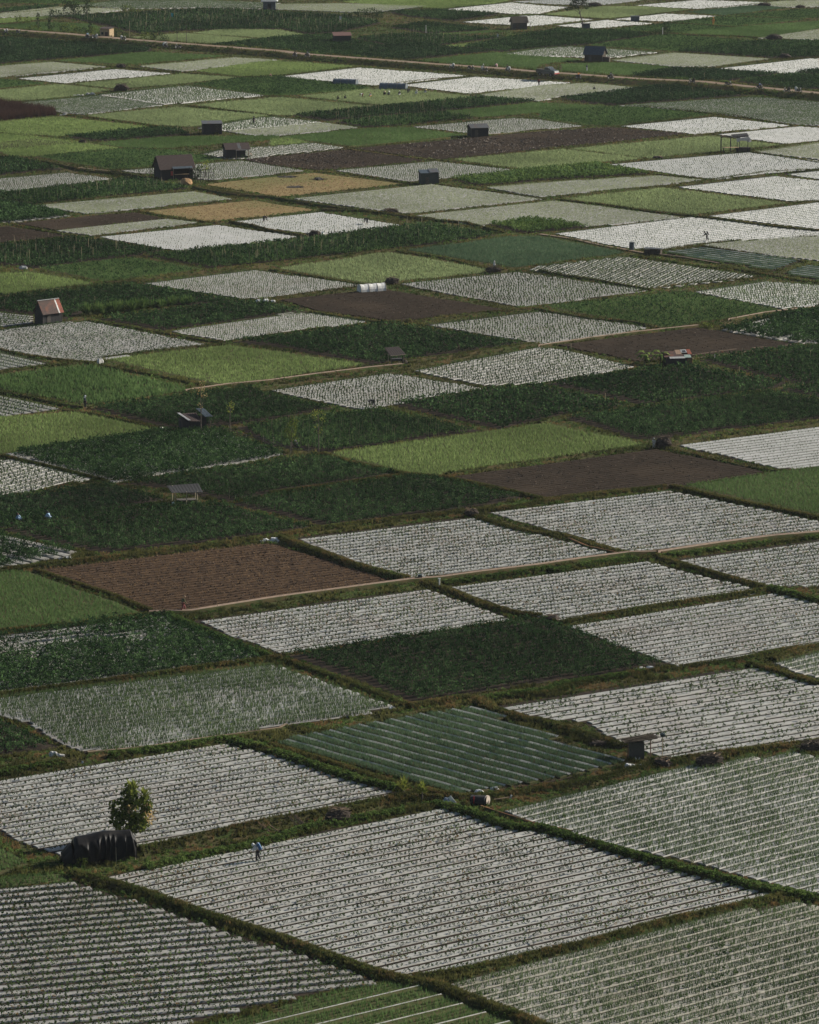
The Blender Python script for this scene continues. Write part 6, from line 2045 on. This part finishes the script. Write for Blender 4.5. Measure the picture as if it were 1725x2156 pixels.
person("c1072,155", 'stand', "person in bright orange in the brownish green plots, top right", m_orange_cloth, m_orange_cloth, 'cone', m_orange_cloth, R(90), scale=1.15)
person("h168,545", 'crouch', "person in a white hat crouching between the two young trees in the staked plot", m_dark_cloth, m_dark_cloth, 'cap', m_white_cloth, R(120))
person("i706,548", 'stand', "person in pale clothes beside the spiky stick pile at the dark soil plot", m_sack, m_sack, 'cap', m_white_cloth, R(100), scale=.8)
WK = [("b425,616", "leftmost of the ten workers, dark, crouching in the yellow-green plot", m_olive_cloth, m_dark_cloth, 'cap', m_dark_cloth),
      ("b460,614", "second worker from the left, dark, crouching in the yellow-green plot", m_dark_cloth, m_dark_cloth, 'cap', m_olive_cloth),
      ("b572,602", "third worker from the left, pink-white, alone before the middle of the line", m_white_cloth, m_red_cloth, 'cone', m_straw_hat),
      ("b617,600", "fourth worker from the left, pale orange, in the yellow-green plot", m_sack, m_orange_cloth, 'cone', m_straw_hat),
      ("b707,588", "left one of the touching pair of workers in the yellow-green plot", m_dark_cloth, m_dark_cloth, 'cone', m_straw_hat),
      ("b727,590", "right one of the touching pair of workers in the yellow-green plot", m_grey_cloth, m_dark_cloth, 'cone', m_white_cloth),
      ("b797,589", "seventh worker from the left, white hat, just right of the touching pair", m_dark_cloth, m_white_cloth, 'cone', m_white_cloth),
      ("b852,577", "eighth worker from the left, dark shirt, highest of the line but one", m_dark_cloth, m_dark_cloth, 'cone', m_straw_hat),
      ("b898,583", "ninth worker from the left, all in white, near the line's right end", m_white_cloth, m_white_cloth, 'cone', m_white_cloth),
      ("b953,576", "rightmost of the ten workers in the yellow-green plot below the tunnels", m_grey_cloth, m_white_cloth, 'cone', m_straw_hat)]
for s, lab, a, b, h, hm in WK:
    person(s, 'crouch' if h == 'cap' else random.choice(['crouch', 'bend']), lab, a, b, h, hm, random.uniform(0, 6.28), group="workers squatting in the yellow-green plot")

# motorbikes
def wheel(m, x, z, r=.29, w=.09, n=14):
    vs = []
    for i in range(n):
        a = 2 * math.pi * i / n
        for rr, y in ((r, -w / 2), (r, w / 2), (r - .09, w / 2), (r - .09, -w / 2)):
            vs.append((x + math.cos(a) * rr, y, z + math.sin(a) * rr))
    fs = []
    for i in range(n):
        a = i * 4; b = ((i + 1) % n) * 4
        for k in range(4): fs.append((a + k, b + k, b + (k + 1) % 4, a + (k + 1) % 4))
    m.add(vs, fs)
def rim(x, z, parent):
    m = MB()
    for i in range(6):
        a = math.pi * i / 3
        m.tube((x, 0, z), (x + math.cos(a) * .21, 0, z + math.sin(a) * .21), .012, .012, 4)
    m.tube((x, -.05, z), (x, .05, z), .04, .04, 8)
    return m.build("rim", m_metal, parent)
def make_bike():
    t = empty("motorbike", 0, 0)
    for x in (-.62, .62):
        m = MB(); wheel(m, x, .29); o = m.build("wheel", m_tyre, t); rim(x, .29, o)
    m = MB(); m.path([(-.75, 0, .62), (-.35, 0, .60), (-.05, 0, .42), (.28, 0, .45), (.44, 0, .80), (.46, 0, .95)], [.10, .15, .13, .10, .10, .06], 8)
    m.box(0, 0, .36, .45, .26, .24); m.build("body", m_paint_bk, t)
    m = MB(); m.path([(-.72, 0, .76), (-.4, 0, .77), (-.05, 0, .73)], [.08, .12, .09], 8); m.build("seat", m_dark_cloth, t)
    m = MB(); m.tube((.46, 0, .95), (.62, 0, .3), .035, .03); m.build("fork", m_metal, t)
    m = MB(); m.tube((.42, -.32, 1.0), (.42, .32, 1.0), .02, .02); m.build("handlebar", m_metal, t)
    m = MB(); m.blob((.54, 0, .88), (.08, .09, .08), 8, 5, 0); m.build("headlight", m_paint_wh, t)
    m = MB(); m.tube((-.1, -.16, .28), (-.8, -.18, .36), .04, .05); m.build("exhaust", m_metal, t)
    return t
bike0 = make_bike()
RD = R(-40)
used = [False]
BK = [
 ("a35,206", 0, "dark motorbike with a pale load at the far left end of the road", None, m_sack),
 ("a113,207", 0, "dark motorbike second from the left end of the road", None, None),
 ("a540,238", 1, "motorbike with a rider in pale blue, left of the yellow hut", (m_blue_cloth, m_dark_cloth), None),
 ("a585,240", 0, "motorbike between the rider and the yellow hut", None, m_sack),
 ("a762,250", 0, "motorbike with a pale box just right of the yellow hut", None, m_sack),
 ("a1022,292", 1, "motorbike with a white load and rider in white, on the road at left", (m_white_cloth, m_dark_cloth), m_white),
 ("a1100,298", 0, "low dark motorbike on the verge right of the white-loaded one", None, None),
 ("b155,352", 1, "left motorbike of the close pair on the road, rider in black", (m_dark_cloth, m_dark_cloth), None),
 ("b232,354", 1, "right motorbike of the close pair on the road, rider in grey", (m_grey_cloth, m_dark_cloth), None),
 ("b1120,422", 0, "parked motorbike with a small white bag, first of the row left of the truck", None, m_white),
 ("b1240,430", 0, "parked dark motorbike, second of the row left of the truck", None, None),
 ("b1325,440", 0, "motorbike with a pale load beside the standing man, left of the truck", None, m_sack),
 ("b1465,442", 1, "motorbike with white sacks and dark rider, nearest left of the truck", (m_dark_cloth, m_dark_cloth), m_white),
 ("c242,486", 1, "motorbike with a rider in orange, just right of the truck", (m_orange_cloth, m_dark_cloth), None),
 ("c440,488", 1, "motorbike with a grey-shirted rider on the verge, second right of the truck", (m_grey_cloth, m_dark_cloth), None),
 ("c940,514", 0, "dark motorbike with a brown load on the verge, right half of the road", None, m_thatch),
 ("c1165,530", 0, "small dark motorbike on the verge between the brown-loaded one and the blue rider", None, None),
 ("c1358,552", 1, "motorbike with two white cans and a rider in blue, far right on the road", (m_blue_pl, m_dark_cloth), None),
 ("c1525,570", 0, "dark bulky motorbike parked right of the blue rider", None, m_thatch),
 ("c1597,570", 0, "rightmost motorbike, dark with a white bag", None, m_white),
]
for i, (s, rider, lab, cl, load) in enumerate(BK):
    b = bike0 if i == 0 else copy_tree(bike0)
    # read the wheels' place on the road deck, one metre above the plain
    u, v = P(s)[0]
    x, y = un(u, v)
    k = (CAM_H - ROAD_Z) / CAM_H
    x *= k; y *= k
    b.location = (x, y, ROAD_Z); b.rotation_euler = (0, 0, RD + (math.pi if i % 3 == 0 else 0) + random.uniform(-.25, .25))
    tag(b, lab, "motorbike", "motorbikes on and beside the road")
RL = {"a540,238": "rider in pale blue on the motorbike left of the yellow hut", "a1022,292": "rider in white on the motorbike with a white load, left",
      "b155,352": "black-clad rider on the left bike of the close pair", "b232,354": "grey-shirted rider on the right bike of the close pair",
      "b1465,442": "dark rider on the bike with white sacks, nearest left of the truck", "c242,486": "rider in orange just right of the truck",
      "c440,488": "grey-shirted rider on the verge right of the orange one", "c1358,552": "rider in blue far right on the road"}
for i, (s, rider, lab, cl, load) in enumerate(BK):
    b = [o for o in bpy.data.objects if o.get('label') == lab][0]
    if rider:
        person(None, 'ride', RL[s], cl[0], cl[1], 'helmet', m_dark_cloth, b.rotation_euler[2], ROAD_Z, group="motorbike riders", loc=(b.location.x, b.location.y))
    if load:
        m = MB(); m.blob((-.62, 0, .98), (.30, .26, .24), 8, 5, .15); m.blob((-.5, .28, .7), (.26, .14, .26), 8, 5, .15); m.blob((-.5, -.28, .7), (.26, .14, .26), 8, 5, .15)
        o = m.build("cargo_bag", load, None)
        o.location = b.location; o.rotation_euler = b.rotation_euler
        tag(o, "load on the " + ' '.join(lab.replace(" with a", "").split(',')[0].split()[:12]), "bag", "loads on the motorbikes")
        if i == 17: pass
x, y = at("b1325,440"); k = 91 / 92
person(None, 'stand', "person in olive standing among the parked motorbikes left of the truck", m_olive_cloth, m_olive_cloth, 'scarf', m_sack, R(90), ROAD_Z, loc=(x * k - .3, y * k + .6))
x, y = at("b1395,436")
sacks("b1395,436", "small red and white bag on the verge left of the truck", [(0, 0, .8, .6, .7)], surf("red_white_bag", (.5, .12, .12), (.6, .55, .52), scale=4), GS).location.z = ROAD_Z - .1
# the pickup truck with a covered load
t = place("pickup_truck", "b1712,468", "dark pickup truck with an open bed and red-white front on the road, upper centre right", "truck", rz=RD)
t.location = (t.location.x * k, t.location.y * k, ROAD_Z)
for x_ in (-1.55, 1.5):
    for y_ in (-.75, .75):
        m = MB(); wheel(m, 0, .38, .38, .24, 16); o = m.build("wheel", m_tyre, t); o.location = (x_, y_, 0)
        MB().tube((0, -.13, .38), (0, .13, .38), .16, .16, 10).build("hub", m_metal, o)
m = MB(); m.box(0, 0, .62, 4.9, 1.5, .22); m.build("chassis", m_paint_bk, t)
m = MB()
vs = [(-.35, .8), (-.35, 1.35), (-.15, 1.95), (.75, 1.98), (1.3, 1.42), (2.35, 1.28), (2.45, .75)]
n_ = len(vs)
m.add([(x_, -.82, z_) for x_, z_ in vs] + [(x_, .82, z_) for x_, z_ in vs], [tuple(range(n_)), tuple(range(2 * n_ - 1, n_ - 1, -1))] + [(i, n_ + i, n_ + (i + 1) % n_, (i + 1) % n_) for i in range(n_)])
m.build("cab", m_paint_dk, t)
m = MB(); m.quad((.80, -.7, 1.93), (.80, .7, 1.93), (1.30, .72, 1.46), (1.30, -.72, 1.46)); m.v = [(a + .03, b, c + .03) for a, b, c in m.v]; m.build("windscreen", m_glass, t)
for y_ in (-.835, .835): MB().add([(-.1, y_, 1.45), (1.05, y_, 1.45), (.68, y_, 1.85), (-.05, y_, 1.85)], [(0, 1, 2, 3)]).build("side_window", m_glass, t)
m = MB(); m.box(2.48, 0, 1.0, .08, 1.5, .4); m.build("grille", m_paint_wh, t)
m = MB(); m.box(2.52, 0, .68, .14, 1.65, .22); m.build("bumper", m_paint_rd, t)
for y_ in (-.6, .6): MB().blob((2.53, y_, 1.05), (.06, .14, .12), 8, 5, 0).build("headlight", m_paint_wh, t)
m = MB(); m.box(-1.45, 0, .82, 2.2, 1.6, .08); m.box(-1.45, -.8, 1.08, 2.2, .06, .5); m.box(-1.45, .8, 1.08, 2.2, .06, .5); m.box(-2.52, 0, 1.08, .06, 1.6, .5); m.build("cargo_bed", m_paint_bk, t)
o = MB().box(-1.5, 0, 1.15, 1.9, 1.3, .5, jit=.08).build("bed_cover", m_thatch, t)

# ---------------------------------------------------------------- the air between
def haze():
    m, n, l, out = new_mat("haze")
    v = n.new("ShaderNodeVolumePrincipled")
    v.inputs["Color"].default_value = (.75, .80, .85, 1)
    v.inputs["Density"].default_value = .00003
    v.inputs["Anisotropy"].default_value = .2
    l.new(v.outputs[0], out.inputs["Volume"])
    b = MB()
    b.box(0, 3900, 59, 9000, 8600, 120)
    tag(b.build("haze", m), 'thin pale morning haze lying over the whole plain', 'haze', kind='stuff')
haze()

# ---------------------------------------------------------------- link the crops, grass and weeds
def flush():
    tot = 0
    for key, parts in STORE.items():
        Vs = []; Fs = []; Ts = []; off = 0
        for V, F, T in parts:
            Vs.append(V); Fs.append(F + off); Ts.append(T); off += len(V)
        V = np.concatenate(Vs); F = np.concatenate(Fs); T = np.concatenate(Ts)
        mn, c1, c2, tr = LEAF[key]
        mat = leaf(mn, c1, c2, tr)
        name, label = STUFF[key]
        o = np_mesh(name, V, F, mat, T)
        tag(o, label, name.split('_')[-1], kind='stuff')
        tot += len(F)
        print(key, len(F))
    print("leaf faces", tot)
flush()
